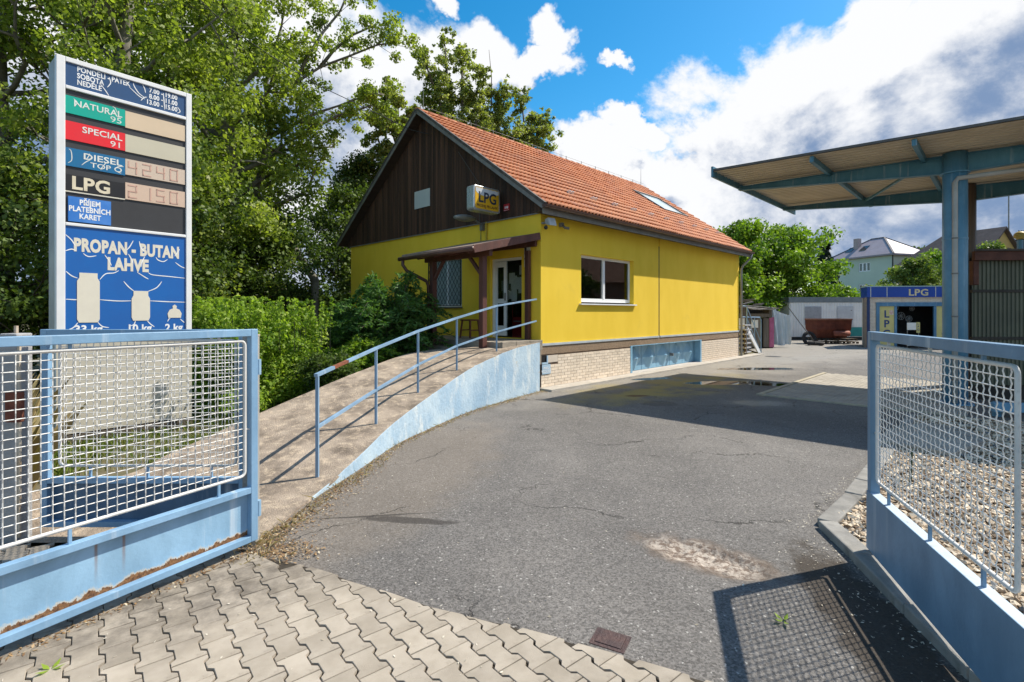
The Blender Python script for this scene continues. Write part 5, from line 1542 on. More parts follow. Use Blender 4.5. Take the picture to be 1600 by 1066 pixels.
MB().prism([(-.04, -.25), (6.4, -.25), (6.4, 1.8), (1.8, 1.8)], [3.121, 3.121, 3.30, 3.30], [3.16, 3.16, 3.34, 3.34]).build("roof_sheet", mat("shed_roof", (.07, .06, .055), (.05, .045, .04), .7, 4), sd_)
MB().box(.04, .16, -.14, -.03, 2.42, 2.93).build("bracket", SBR, sd_, bevel=.015)

# ================================================================== LPG kiosk
B_ = Vector((18.4, 26.3, 0)); kd = Vector((.994, -.11, 0)).normalized(); kn = Vector((.11, .994, 0)).normalized()
KA = math.atan2(kd.y, kd.x)
kio = thing("lpg_kiosk", "cream brick kiosk with blue LPG band and yellow lettered door panels", "kiosk", B_, KA)
KH = 2.62
m_ = MB(); wall_grid(m_, 'x', 0, .2, 0, 5.2, 0, KH, [(.45, 4.3, 0, 2.22)])
m_.box(5.0, 5.2, .2, 3.0, 0, KH); m_.box(2.4, 5.0, 2.8, 3.0, 0, KH)
m_.prism([(0.0, .2), (.2, .2), (.75, 1.5), (2.4, 3.0), (2.2, 3.0), (.55, 1.5)], 0, KH)
m_.build("wall", mat("kiosk_mortar", (.33, .26, .21), None, .9), kio)
m_ = MB(); KB = mat("kiosk_brick", (.74, .66, .56), (.64, .55, .46), .85, 5, rand=0)
r = 0; z = .05
while z < KH - .02:
    x = -.12 * (r % 2)
    while x < 5.2:
        a, b = max(0, x), min(5.2, x + .24)
        if b - a > .03:
            for c, d in ((a, min(b, .45)), (max(a, 4.3), b)) if z < 2.2 else ((a, b),):
                if d - c > .02: m_.box(c, d, -.012, 0.002, z, z + .062)
        x += .25
    # the splayed corner wall
    p, q = Vector((0, .01)), Vector((.55, 1.5)); L = (q - p).length; u = .125 * (r % 2); dn = (q - p).normalized(); nn_ = Vector((-dn.y, dn.x)) * .012
    while u < L - .05:
        a_, b_ = p + dn * u, p + dn * min(L, u + .24)
        vs = [(a_.x, a_.y, z), (b_.x, b_.y, z), (b_.x, b_.y, z + .062), (a_.x, a_.y, z + .062)]
        m_.add([(v[0] + nn_.x, v[1] + nn_.y, v[2]) for v in vs] + vs, [(0, 1, 2, 3), (4, 5, 1, 0), (3, 2, 6, 7), (0, 3, 7, 4), (1, 5, 6, 2)])
        u += .25
    z += .072; r += 1
fixn(m_.build("brickwork", KB, kio, kind='stuff'))
KBL = mat("band_blue", (.004, .055, .36), (.004, .048, .32), .35, 2)
m_ = MB(); m_.prism([(-.09, -.12), (5.3, -.12), (5.3, 3.1), (2.1, 3.1), (.47, 1.5)], KH, KH + .53); band = m_.build("fascia_band", KBL, kio)
MB().prism([(-.13, -.15), (5.33, -.15), (5.33, 3.13), (2.06, 3.13), (.43, 1.52)], KH + .531, KH + .575).build("roof_edge", mat("roof_edge_pale", (.38, .52, .56), None, .6), kio)
YC = mat("kiosk_cream", (.70, .60, .36), None, .5)
text("LPG", .46, YC, band, (2.36, -.123, KH + .085), X, Z, 'CENTER', .012, .002, 1.15)
for x in (.07, .85, 3.15, 4.0, 5.0): MB().box(x, x + .035, -.126, -.1205, KH + .01, KH + .52).build("band_divider", mat("divider_white", (.6, .62, .6), None, .5), band)
KF = paint("kiosk_frame_blue", (.06, .19, .34), rust=.02)
m_ = MB(); m_.box(.40, 4.45, -.06, .05, 2.16, 2.36); m_.box(.40, .55, -.06, .05, 0, 2.16); m_.box(1.28, 1.40, -.03, .05, 0, 2.16); m_.box(3.15, 3.27, -.03, .05, 0, 2.16); m_.box(4.15, 4.3, -.06, .05, 0, 2.16)
m_.build("door_frame", KF, kio)
m_ = MB(); m_.tube([(-.0, -.07, 0), (-.0, -.07, KH)], .07, 10); m_.build("corner_pipe", mat("corner_blue", (.02, .05, .17), None, .5), kio)
KY = mat("panel_yellow", (.62, .55, .22), (.56, .5, .2), .5, 3)
for x0_, x1_ in ((.55, 1.28), (3.27, 4.15)):
    pn = MB().box(x0_, x1_, .0, .03, .05, 2.16).build("lettered_panel", KY, kio)
    for k, ch in enumerate("LPG"): text(ch, .52, mat("letter_navy", (.02, .06, .20), None, .5), pn, ((x0_ + x1_) / 2, -.003, 1.58 - k * .50), X, Z, 'CENTER', .014, .001, 1.0)
MB().box(1.05, 1.24, -.012, -.002, 1.72, 1.95).build("small_sticker", mat("sticker_pink", (.55, .25, .2), (.7, .65, .6), .6, 8), kio)
MB().box(1.2, 4.9, 1.8, 1.9, 0, 2.5).build("shelf_wall", mat("kiosk_dark", (.03, .028, .028), None, .8), kio)
MB().box(.2, 5.0, .2, 2.8, -.02, .02).build("floor", mat("kiosk_floor", (.1, .09, .08), None, .8), kio)
# hubcap-like wheels hung in the kiosk
for (x, z, r_) in ((1.75, 1.75, .24), (2.2, 1.65, .2), (1.95, 2.1, .15), (2.75, 2.05, .13), (2.6, 1.5, .16)):
    w_ = thing("wheel_trim", {.24: "largest grey wheel trim hanging inside the kiosk", .2: "second largest grey wheel trim hanging right of the largest one in the kiosk", .15: "small wheel trim hanging highest left in the kiosk", .13: "smallest wheel trim hanging near the right of the kiosk opening", .16: "low small wheel trim above the counter in the kiosk"}[r_], "wheel trim", B_ + kd * x + kn * 1.0 + Vector((0, 0, z)), KA, "wheel trims hung in the kiosk")
    m_ = MB()
    for k in range(9): a = 6.283 * k / 9; m_.bar((0, 0, 0), (r_ * math.cos(a), 0, r_ * math.sin(a)), .02, .045, (0, 1, 0))
    m_.build("spokes", mat("trim_grey", (.30, .30, .30), None, .4), w_)
    MB().tube([(r_ * math.cos(6.283 * k / 20), 0, r_ * math.sin(6.283 * k / 20)) for k in range(20)], .014, 5, closed=True).build("rim", MATS["trim_grey"], w_)
ab = thing("advert_stand", "small white price stand with yellow LPG strip in the kiosk doorway", "sign", B_ + kd * 1.75 - kn * .25, KA)
m_ = MB(); m_.box(0, .42, 0, .03, .95, 1.32); m_.build("board", mat("paper_white", (.62, .62, .6)), ab)
yb_ = MB().box(.44, .60, 0, .03, .80, 1.34).build("strip", KY, ab)
for k, ch in enumerate("LPG"): text(ch, .15, MATS["letter_navy"], yb_, (.52, -.003, 1.2 - k * .14), X, Z, 'CENTER', .003, .001)
m_ = MB(); m_.box(.02, .05, .035, .06, 0, 1.3); m_.box(.55, .58, .035, .06, 0, 1.3); m_.build("legs", GREYM, ab)
lowb = MB().box(0, .62, 0, .03, .15, .62).build("board", MATS["paper_white"], ab)
MB().box(.08, .54, -.004, -.001, .2, .32).build("blue_print", KBL, lowb)

# ================================================================== white cabin
cab = thing("site_cabin", "white corrugated site cabin with grey roof edge behind the rusty trough", "cabin", (18.55, 34.0, 0), R(-1.0))
WC = mat("cabin_white", (.84, .84, .82), (.77, .77, .76), .6, 2, dirt=(.3, .3, .3), dirt_amt=.12)
m_ = MB(); corr(m_, 0, 6.2, .2, 2.5, 0, .18, .03); corr(m_, 0, 6.2, .2, 2.5, 2.4, .18, .03); m_.box(0.01, .03, .0, 2.4, .2, 2.5); m_.box(6.17, 6.19, 0, 2.4, .2, 2.5); m_.build("corrugated_wall", WC, cab)
MB().box(-.06, 6.26, -.06, 2.46, 2.5, 2.86).build("roof_edge", mat("cabin_grey", (.22, .25, .26), (.16, .19, .2), .6, 3), cab)
MB().box(3.0, 6.2, -.045, -.035, .25, .85).build("teal_band", mat("cabin_teal", (.02, .22, .22), (.03, .28, .27), .6, 3), cab)
sh = MB(); 
for k in range(13): sh.box(1.0, 2.1, -.06 - .01 * (k % 2), -.035, 1.0 + k * .095, 1.09 + k * .095)
sh.build("shutter", mat("shutter_grey", (.42, .43, .46), None, .6), cab)
d_ = MB().box(3.15, 4.2, -.06, -.035, .87, 2.25).build("door", mat("cabin_door", (.58, .60, .62), (.5, .52, .54), .6, 3), cab)
MB().box(4.03, 4.11, -.09, -.061, 1.95, 2.0).build("handle", GREYM, d_)
MB().box(0, 6.2, .0, 2.4, 0, .2).build("base", mat("cabin_base", (.05, .05, .045), None, .9), cab)

# ---- rusty trough
sp_ = thing("rusty_trough", "rust red steel trough standing on wooden pallets in front of the white cabin", "trough", (17.75, 30.0, .33), R(2))
RST = mat("trough_rust", (.24, .065, .035), (.15, .045, .03), .85, 3, .4, dirt=(.08, .035, .025), dirt_amt=.35)
m_ = MB()
T0 = [(-.02, -.4, 1.1), (2.1, -.4, 1.1), (2.1, .7, 1.1), (-.02, .7, 1.1)]; Bt = [(.25, -.1, .0), (1.95, -.1, .0), (1.95, .45, .0), (.25, .45, .0)]; Md = [(.0, -.4, .52), (2.05, -.4, .52), (2.05, .7, .52), (.0, .7, .52)]
m_.add(Bt + Md + T0, [(0, 3, 2, 1)] + [(i, (i + 1) % 4, 4 + (i + 1) % 4, 4 + i) for i in range(4)] + [(4 + i, 4 + (i + 1) % 4, 8 + (i + 1) % 4, 8 + i) for i in range(4)])
m_.build("body", RST, sp_)
m_ = MB(); rim = T0 + [T0[0]]
for a, b in zip(rim[:-1], rim[1:]): m_.bar(a, b, .07, .08)
m_.build("rim", mat("rim_rust", (.42, .20, .12), (.3, .12, .08), .8, 5), sp_)
MB().box(1.03, 1.08, -.43, -.401, .05, 1.06).build("rib", RST, sp_)
MB().tube([(.95, -.48, .28), (1.85, -.48, .28)], .16, 12).build("tank", mat("tank_rust", (.30, .10, .07), None, .7), sp_, smooth=True)
# pallets
PW = mat("pallet_wood", (.12, .09, .065), (.08, .06, .045), .9, 6, .4)
def pallet(loc, rz, label):
    t = thing("pallet", label, "pallet", loc, rz, "pallets under the rusty trough")
    for k in range(6): MB().box(0, 1.2, k * .14, k * .14 + .1, .115, .137).build("slat", PW, t)
    for x in (0, .55, 1.1):
        for y in (0, .36, .7): MB().box(x, x + .1, y, y + .1, .02, .114).build("block", PW, t)
    return t
pallet((17.75, 29.65, 0), 0, "lower left pallet under the rusty trough"); pallet((17.8, 29.7, .16), R(3), "upper left pallet stacked under the rusty trough"); pallet((18.98, 29.6, 0), R(-2), "right pallet under the rusty trough")
pallet((19.0, 29.65, .16), R(2), "upper right pallet stacked under the rusty trough")

# ================================================================== wood store with tarpaulin
ws = thing("wood_store", "ramshackle grey board lean-to with a sagging plank roof behind the house corner", "shed", (9.05, 26.0, 0), R(2))
GW_ = mat("grey_boards", (.17, .15, .135), (.11, .10, .09), .9, 5, .4, rand=.4, streak=(1, 1, .1))
for k in range(26):
    w = .155; x = k * .162
    if k % 6 == 5: continue
    MB().box(x, x + w, 0, .025, .05, 1.55 + random.uniform(-.04, .04)).build("board", GW_, ws)
MB().box(-.1, 4.4, .03, 3.0, 0, 1.55).build("dark_inside", mat("inside_dark", (.012, .011, .01), None, .9), ws)
for k in range(4): MB().box(.1 + k * 1.35, .25 + k * 1.35, -.05, 3.0, 1.56, 2.1).build("post", GW_, ws)
MB().box(.0, 4.3, -.08, -.055, 1.60, 1.78).build("rail_board", GW_, ws)
for k in range(17):
    x = -.2 + k * .29; m_ = MB(); z = 2.16 + random.uniform(0, .10) + .22 * math.sin(k * .35)
    m_.bar((x, -.35, z), (x + random.uniform(-.1, .1), 3.1, z + .2), .25, .035); m_.build("roof_plank", GW_, ws)
for k in range(14):
    x = random.uniform(0, 4.3); y = random.uniform(0, 1.5); z = 2.42 + .2 * math.sin(x * 1.2)
    m_ = MB(); m_.bar((x, y, z), (x + random.uniform(.4, .9), y + random.uniform(-.3, .3), z + random.uniform(-.05, .15)), .14, .06); m_.build("loose_board", GW_, ws)
for x, z, w, h in ((.35, .9, .35, .5), (2.6, 1.0, .3, .55), (3.25, 1.05, .35, .4), (1.3, .85, .25, .45)): MB().box(x, x + w, -.012, -.002, z, z + h).build("paper", mat("paper_white", (.62, .62, .6)), ws)
PK = mat("pink_sheet", (.42, .12, .24), (.3, .08, .17), .7, 4)
MB().box(4.18, 4.42, -.04, -.01, .05, 1.6).build("pink_strip", PK, ws)
tp = thing("tarpaulin", "pale blue grey tarpaulin hanging in folds from the end of the wood store", "tarpaulin", (13.55, 26.6, 0), R(6))
m_ = MB(); vv, ff = [], []
nx_, nz_ = 26, 12
for j in range(nz_ + 1):
    for i in range(nx_ + 1):
        u, v = i / nx_, j / nz_; top = 2.15 - .55 * u
        x = -.12 + u * (1.45 - .25 * (1 - v)) + .25 * (1 - v) * .6; y = .12 * math.sin(u * 17 + 1.3 * v) * (.4 + .6 * (1 - v)) + .06 * math.sin(u * 41 + v * 5) + .3 * u
        vv.append((x, y, .12 + (top - .12) * v + .03 * math.sin(u * 9)))
for j in range(nz_):
    for i in range(nx_): a = j * (nx_ + 1) + i; ff.append((a, a + 1, a + nx_ + 2, a + nx_ + 1))
m_.add(vv, ff); m_.build("sheet", mat("tarp_pale", (.42, .50, .54), (.56, .60, .63), .5, 1.5), tp, smooth=True)
m_ = MB(); m_.tube([(.9, -.1, 2.1), (2.3, -.3, .2)], .02, 5); m_.build("rope", DKB, tp)
# dark junk between
for k, (x, y, s_, lab) in enumerate(((16.9, 28.3, .35, "dark worn tyre lying left of the rusty trough"), (17.2, 29.4, .32, "second dark tyre leaning nearest the rusty trough"))):
    t = thing("tyre", lab, "tyre", (x, y, .12 if k == 0 else .33), 0, "tyres beside the rusty trough")
    m_ = MB(); pth = [(s_ * math.cos(6.283 * q / 18), s_ * math.sin(6.283 * q / 18) * (1 if k == 0 else .25), 0 if k == 0 else s_ * math.sin(6.283 * q / 18)) for q in range(18)]
    m_.tube(pth, .1, 8, closed=True); m_.build("rubber", mat("tyre_black", (.02, .02, .02), (.035, .03, .03), .85, 6), t, smooth=True)

# ---- steel stair with blue rail behind the house
sr = thing("stair_rail", "pale blue steel stair rail with a white stringer at the far house corner", "stair rail", H(12.9, -.1, 0), TH)
def sp3(px, py, Y): 
    w = at(px, py, Y) - H(12.9, -.1, 0); return (w.dot(E1), w.dot(E2), w.z)
for pts, r_ in (([(1167, 555, 22.2), (1167, 479, 22.2), (1160, 478, 22.0)], .028), ([(1167, 480, 22.2), (1189, 535, 23.3)], .022), ([(1167, 497, 22.2), (1189, 552, 23.3)], .018), ([(1189, 555, 23.3), (1189, 500, 23.3), (1187, 496, 23.2), (1160, 495.5, 22)], .025), ([(1179, 538, 22.8), (1179, 497, 22.8)], .018)):
    m_ = MB(); m_.tube([sp3(*p) for p in pts], r_, 6); m_.build("rail", hr_m, sr)
m_ = MB(); m_.bar(sp3(1166.5, 512, 22.1), sp3(1187, 553, 23.2), .05, .2); m_.build("stringer", WHITE, sr)
for k in range(7):
    y_ = 508 + k * 7; m_ = MB(); p = Vector(sp3(1158, y_, 22.0)); m_.box(p.x - .2, p.x + .5, p.y - .25, p.y + .25, p.z - .03, p.z + .02); m_.build("tread", mat("tread_steel", (.40, .40, .42), None, .5), sr)
m_ = MB(); p = Vector(sp3(1164.7, 515, 21.8)); m_.bar(p, (p.x, p.y, 0), .09, .09); m_.build("post", mat("post_brown", (.12, .09, .06), None, .8), sr)

# iron plate in the asphalt
ip = thing("iron_cover", "small square rusty iron cover sunk in the asphalt near the pavers", "cover", (.555, 2.868, 0), R(-28))
ipm = mat("iron_plate", (.085, .045, .04), (.055, .035, .035), .6, 12, .5, dirt=(.2, .09, .05), dirt_amt=.2)
MB().box(-.075, .075, -.055, .055, -.01, .006).build("plate", ipm, ip, bevel=.003)
m_ = MB(); m_.box(-.10, .10, -.08, -.057, -.01, .002); m_.box(-.10, .10, .057, .08, -.01, .002); m_.box(-.10, -.077, -.057, .057, -.01, .002); m_.box(.077, .10, -.057, .057, -.01, .002); m_.build("rim", ipm, ip)
dc = MB().tube([(10.9, 21.2, .0), (10.9, 21.2, .006)], .3, 20).build("drain_cover", mat("cover_dark", (.05, .05, .05), None, .6)); tag(dc, "round dark drain cover in the pale yard near the kiosk", "cover")

# ================================================================== houses beyond
def gable_house(): pass
gh = thing("green_house", "pale green rendered house with grey hipped roof and roof windows beyond the yard", "house", (59.9, 80.0, 0), math.atan2(.3, .95))
GRN = mat("mint_render", (.52, .60, .50), (.47, .55, .46), .85, .3)
ZE = 11.1
m_ = MB(); wall_grid(m_, 'x', 0, .3, 0, 8, 0, ZE, []); m_.box(7.7, 8, .3, 10.6, 0, ZE); m_.box(.3, 7.7, 10.3, 10.6, 0, ZE)
wins = [(3.6, 5.6, 8.6, 10.1), (3.6, 5.6, 5.0, 6.5), (3.6, 5.6, 1.6, 3.1)]
wall_grid(m_, 'y', 0, .3, .3, 10.3, 0, ZE, [(3.6, 5.6, c, d) for a, b, c, d in wins])
m_.build("wall", GRN, gh)
for a, b, c, d in wins:
    f_ = MB(); f_.box(.08, .16, a, a + .14, c, d); f_.box(.08, .16, b - .14, b, c, d); f_.box(.08, .16, a + .14, b - .14, c, c + .14); f_.box(.08, .16, a + .14, b - .14, d - .14, d)
    for q in (1, 2): yy_ = a + (b - a) * q / 3; f_.box(.07, .15, yy_ - .13, yy_ + .13, c + .14, d - .14)
    w_ = f_.build("window", WHITE, gh)
    MB().box(.10, .105, a + .14, b - .14, c + .14, d - .14).build("pane", mat("far_glass", (.03, .035, .04), None, .1, spec=.8), w_)
m_ = MB(); o_ = .6; top = 3.3
pts = [(-o_, -o_, ZE), (8 + o_, -o_, ZE), (8 + o_, 10.6 + o_, ZE), (-o_, 10.6 + o_, ZE), (4, 4.2, ZE + top), (4, 6.4, ZE + top)]
m_.add(pts + [(p[0], p[1], p[2] - .25) for p in pts[:4]], [(0, 1, 4), (1, 2, 5, 4), (2, 3, 5), (3, 0, 4, 5), (0, 6, 7, 1), (1, 7, 8, 2), (2, 8, 9, 3), (3, 9, 6, 0), (6, 9, 8, 7)])
roof_ = fixn(m_.build("roof", mat("grey_roof", (.30, .26, .29), (.25, .22, .25), .5, 1), gh))
for a, b in ((pts[0], pts[4]), (pts[3], pts[5]), (pts[1], pts[4]), (pts[4], pts[5])): MB().bar(a, b, .25, .16).build("ridge_cap", mat("ridge_dark", (.10, .09, .1), None, .6), roof_)
MB().box(1.6, 2.4, 7.0, 7.8, ZE + 1.2, ZE + 3.4).build("chimney", mat("chimney_brick", (.42, .34, .33), (.34, .28, .27), .8, 3), roof_)
for v0_ in (5.2, 7.7):
    k = top / 4.6
    vs = [(.9, v0_, ZE + (.9 + o_) * k + .08), (2.1, v0_, ZE + (2.1 + o_) * k + .08), (2.1, v0_ + 1.1, ZE + (2.1 + o_) * k + .08), (.9, v0_ + 1.1, ZE + (.9 + o_) * k + .08)]
    m_ = MB().add(vs + [(a, b, c - .15) for a, b, c in vs], [(0, 1, 2, 3), (0, 4, 5, 1), (1, 5, 6, 2), (2, 6, 7, 3), (3, 7, 4, 0)]); fixn(m_.build("roof_window", MATS["far_glass"], roof_))
MB().tube([(-.1, -.1, 0), (-.1, -.1, ZE - .2)], .1, 6).build("downpipe", mat("dark_pipe", (.04, .04, .04), None, .5), gh)

yh = thing("brown_roof_house", "ochre gabled house with dark brown roof and chimney above the shed", "house", (67.5, 70.0, 0), R(48))
OC = mat("ochre_render", (.50, .36, .14), (.44, .31, .12), .85, .5)
m_ = MB(); HW, HL, he, hr = 8.0, 10.6, 9.0, 13.0
# gable faces -x (towards lower right of the view); ridge runs along x
m_.add([(0, 0, 0), (0, HW, 0), (HL, HW, 0), (HL, 0, 0), (0, 0, he), (0, HW, he), (HL, HW, he), (HL, 0, he), (0, HW / 2, hr), (6.6, HW / 2, hr)],
       [(0, 4, 8, 5, 1), (2, 6, 9, 7, 3), (0, 3, 7, 4), (1, 5, 6, 2)])
fixn(m_.build("wall", OC, yh))
yh.rotation_euler = (0, 0, R(108.1)); yh.location = (69.4, 69.24, 0)
m_ = MB(); k = (hr - he) / (HW / 2)
for sgn in (0, 1):
    y0_, y1_ = (-.8, HW / 2) if sgn == 0 else (HW + .8, HW / 2)
    z0_, z1_ = he - .8 * k, hr
    vs = [(-.5, y0_, z0_ + .02), (HL + .7, y0_, z0_ + .02), (6.8, y1_, z1_ + .02), (-.5, y1_, z1_ + .02)]
    m_.add(vs + [(a, b, c + .25) for a, b, c in vs], [(0, 1, 2, 3), (4, 5, 6, 7), (0, 1, 5, 4), (1, 2, 6, 5), (2, 3, 7, 6), (3, 0, 4, 7)])
m_.add([(HL + .7, -.8, he - .8 * k + .02), (HL + .7, HW + .8, he - .8 * k + .02), (6.8, HW / 2, hr + .27)], [(0, 1, 2)])
rf = fixn(m_.build("roof", mat("brown_roof", (.115, .085, .08), (.085, .065, .06), .8, 1.5), yh))
MB().box(4.3, 5.1, 4.4, 5.1, hr - 2, hr + .9).build("chimney", MATS["chimney_brick"], rf)
for yy_ in (2.2, 4.9): 
    w_ = MB().box(-.06, -.01, yy_, yy_ + .9, he + .2, he + 1.5).build("window", mat("brown_window", (.12, .08, .05), None, .6), yh)
gv = thing("vent_pipe", "blue pipe with a yellow cap standing above the shed roof at the right edge", "pipe", (12.65, 12.65, 3.2), 0)
MB().tube([(0, 0, 0), (0, 0, .45)], .06, 10).build("pipe", CBL2, gv)
m_ = MB(); spheroid(m_, (0, 0, .56), .13, 12, 8, .8); m_.build("cap", mat("cap_yellow", (.5, .38, .1), None, .5), gv, smooth=True)
gm = MB().tube([(78.2, 80, 0), (78.2, 80, 24)], .09, 6).build("mast", GREYM); tag(gm, "thin tall mast on the skyline beside the dark spruce", "mast")

# ================================================================== plants
BARK = mat("bark", (.085, .07, .055), (.14, .12, .095), .95, 6, .8, 30)
BARKL = mat("pale_bark", (.20, .19, .16), (.11, .10, .085), .9, 4, .6, 30)
LF_POP = leafmat("poplar_leaf", (.12, .175, .035), (.32, .39, .08), (.50, .52, .26), .5)
LF_BR = leafmat("maple_leaf", (.06, .13, .015), (.21, .33, .035), (.32, .42, .08), .42)
LF_DK = leafmat("dark_leaf", (.03, .06, .016), (.12, .18, .038), (.2, .25, .09), .36)
LF_HG = leafmat("privet_leaf", (.11, .205, .02), (.30, .42, .06), (.50, .58, .17), .48)
LF_WL = leafmat("willow_leaf", (.09, .14, .03), (.20, .27, .07), (.28, .33, .13), .4)
LF_TC = leafmat("top_poplar_leaf", (.13, .165, .05), (.33, .37, .11), (.52, .52, .33), .5)


def tree(label, loc, h, rad, base, n_limb, leafm, leaf, total, seed, group=None, name="tree", droop=.3, profile=None, barkm=None, clump=.62, lean=(0, 0), sub=4, upw=.55, trunk_r=None, extra=(), elong=1.4, shell=.5, squash=.8):
    rnd = random.Random(seed); barkm = barkm or BARK
    t = thing(name, label, "tree", loc, 0, group)
    mb_ = MB(); C_, Rr = [], []
    prof = profile or (lambda u: math.sin(math.pi * min(1, .12 + .88 * u)) ** .6 if u < .98 else .2)
    tr = trunk_r or h * .018
    P_ = []
    for i in range(9):
        u = i / 8; P_.append(Vector((lean[0] * u + rnd.gauss(0, .04) * u * h * .15, lean[1] * u + rnd.gauss(0, .04) * u * h * .15, -.1 + u * h * .93)))
    mb_.tube(P_, [tr * (1.25 - 1.1 * i / 8) for i in range(9)], 8)
    def tp_(z):
        k = min(7.999, max(0, (z / (h * .93)) * 8)); i = int(k); return P_[i].lerp(P_[i + 1], k - i)
    for i in range(n_limb):
        u = (i + rnd.random() * .6) / n_limb
        z = base + (h * .93 - base) * u; a = i * 2.399 + rnd.gauss(0, .3); L = rad * prof(u) * rnd.uniform(.75, 1.1)
        p0 = tp_(max(.5, z - L * upw * .5)); d = Vector((math.cos(a), math.sin(a), upw + rnd.gauss(0, .12)))
        pts = [p0]; p = p0.copy()
        for k in range(5):
            dd = d + Vector((rnd.gauss(0, .16), rnd.gauss(0, .16), rnd.gauss(0, .12) + .05 * k)); p = p + dd.normalized() * L / 5; pts.append(p.copy())
        r0 = tr * .42 * (1.1 - .7 * u); mb_.tube(pts, [max(.008, r0 * (1 - .17 * k)) for k in range(6)], 5)
        C_.append(tuple(pts[-1])); Rr.append(clump * rnd.uniform(.7, 1.15))
        for k in range(sub):
            q = rnd.choice((2, 3, 3, 4, 4, 5)); s0 = pts[q]
            sd2 = Vector((rnd.gauss(0, 1), rnd.gauss(0, 1), rnd.gauss(.25, .6))).normalized()
            l2 = L * rnd.uniform(.22, .5); s1 = s0 + sd2 * l2; mid = s0.lerp(s1, .5) + Vector((0, 0, .08 * l2))
            mb_.tube([s0, mid, s1], [r0 * .4 + .004, r0 * .25 + .004, .005], 4)
            C_.append(tuple(s1)); Rr.append(clump * rnd.uniform(.55, 1.1))
            if rnd.random() < .6: C_.append(tuple(mid)); Rr.append(clump * rnd.uniform(.4, .8))
    for c, r in extra: C_.append(c); Rr.append(r)
    mb_.build("trunk", barkm, t, smooth=True)
    w = np.array(Rr) ** 2; n = (w / w.sum() * total).astype(int)
    V, var = leaves(C_, Rr, n, leaf, elong, droop, jitter=.3, squash=squash, shell=shell)
    link("crown", quads_mesh("crown", V, leafm, var), t)
    return t


G_L = "trees behind the totem sign"
colum = lambda u: .55 + .45 * math.sin(math.pi * u) if u < .9 else .45
tree("tall poplar whose leafy limbs reach right towards the planked gable", (-9.7, 17.5, 0), 17.5, 3.5, 2.5, 38, LF_POP, .105, 46000, 11, G_L, barkm=BARKL, clump=.72)
tree("broad poplar standing right behind the price totem", (-10.6, 14.0, 0), 15.5, 3.7, 1.8, 36, LF_POP, .095, 44000, 12, G_L, barkm=BARKL, clump=.70)
tree("tall poplar at the left edge of the picture", (-13.6, 13.5, 0), 15.5, 3.8, 1.5, 34, LF_POP, .095, 38000, 13, G_L, barkm=BARKL, clump=.74)
tree("far tall poplar filling the gap between the two nearest ones", (-13.6, 20.5, 0), 20.0, 4.4, 2.0, 34, LF_POP, .13, 38000, 14, G_L, clump=.95)
tree("dark leafy tree low behind the left end of the hedge", (-9.2, 13.4, 0), 6.4, 2.3, .8, 24, LF_DK, .085, 26000, 15, G_L, clump=.62)
tree("dark bushy tree between the hedge and the house wall", (-8.7, 17.8, 0), 5.6, 2.2, .7, 26, LF_DK, .09, 26000, 16, G_L, clump=.66)
tree("dark leafy tree low behind the totem at the left edge", (-12.6, 12.2, 0), 6.0, 2.6, .6, 24, LF_DK, .085, 24000, 17, G_L, clump=.66)
tree("yellowish green tree rising behind the left slope of the tiled roof", (-8.0, 27.0, 0), 10.6, 2.5, 2.0, 30, leafmat("ash_leaf", (.05, .08, .02), (.14, .19, .045), (.22, .26, .1), .35), .13, 26000, 18, G_L, clump=.85)
tree("distant dark tree closing the gap left of the house", (-14.5, 27.0, 0), 12.5, 4.6, 1.0, 30, LF_DK, .15, 20000, 19, G_L, clump=1.1)
tree("low dark tree beside the back corner of the house", (-6.6, 22.0, 0), 7.6, 2.6, .8, 22, LF_DK, .11, 17000, 20, G_L, clump=.8)
# the half-bare limb seen against the sky
lt = thing("leaning_poplar", "slender poplar with bare curved limbs and thin leaves against the sky left of the gable", "tree", (-7.3, 18.6, 0), 0, G_L)
mb_ = MB(); CL, RLs = [], []
lo = Vector((7.3, -18.6, 0))
mb_.tube([Vector((0, 0, -.1)), Vector((0.1, 0, 3)), at(400, 300, 18.6) + lo, at(418, 215, 18.6) + lo], [.17, .15, .12, .10], 8)
for pts in ([(405, 260), (420, 215), (450, 200), (490, 178), (530, 165), (570, 150), (600, 148)], [(418, 215), (430, 160), (460, 130), (500, 105), (545, 88), (590, 70), (610, 68)], [(418, 190), (415, 140), (425, 90), (440, 40), (450, -30)], [(470, 190), (500, 195), (530, 180), (560, 172), (580, 165)],
            [(500, 105), (520, 80), (550, 55), (585, 40)], [(460, 130), (480, 90), (505, 50), (530, 20), (550, -20)], [(400, 300), (440, 275), (470, 255), (500, 250)], [(405, 260), (440, 235), (480, 232), (520, 230)]):
    P_ = [at(x, y, 18.6 + .5 * math.sin(x * .05)) + lo for x, y in pts]; n = len(P_)
    mb_.tube(P_, [.075 * (1 - .82 * i / n) for i in range(n)], 5)
    for i, p in enumerate(P_[2:], 2):
        for k in range(4):
            q = p + Vector((random.gauss(0, .45), random.gauss(0, .5), random.gauss(.05, .4))); CL.append(tuple(q)); RLs.append(random.uniform(.22, .46))
            mb_.tube([p, q], [.014, .005], 3)
mb_.build("trunk", BARKL, lt, smooth=True)
V, var = leaves(CL, RLs, [r * 420 for r in RLs], .082, 1.3, .4)
link("crown", quads_mesh("crown", V, LF_POP, var), lt)

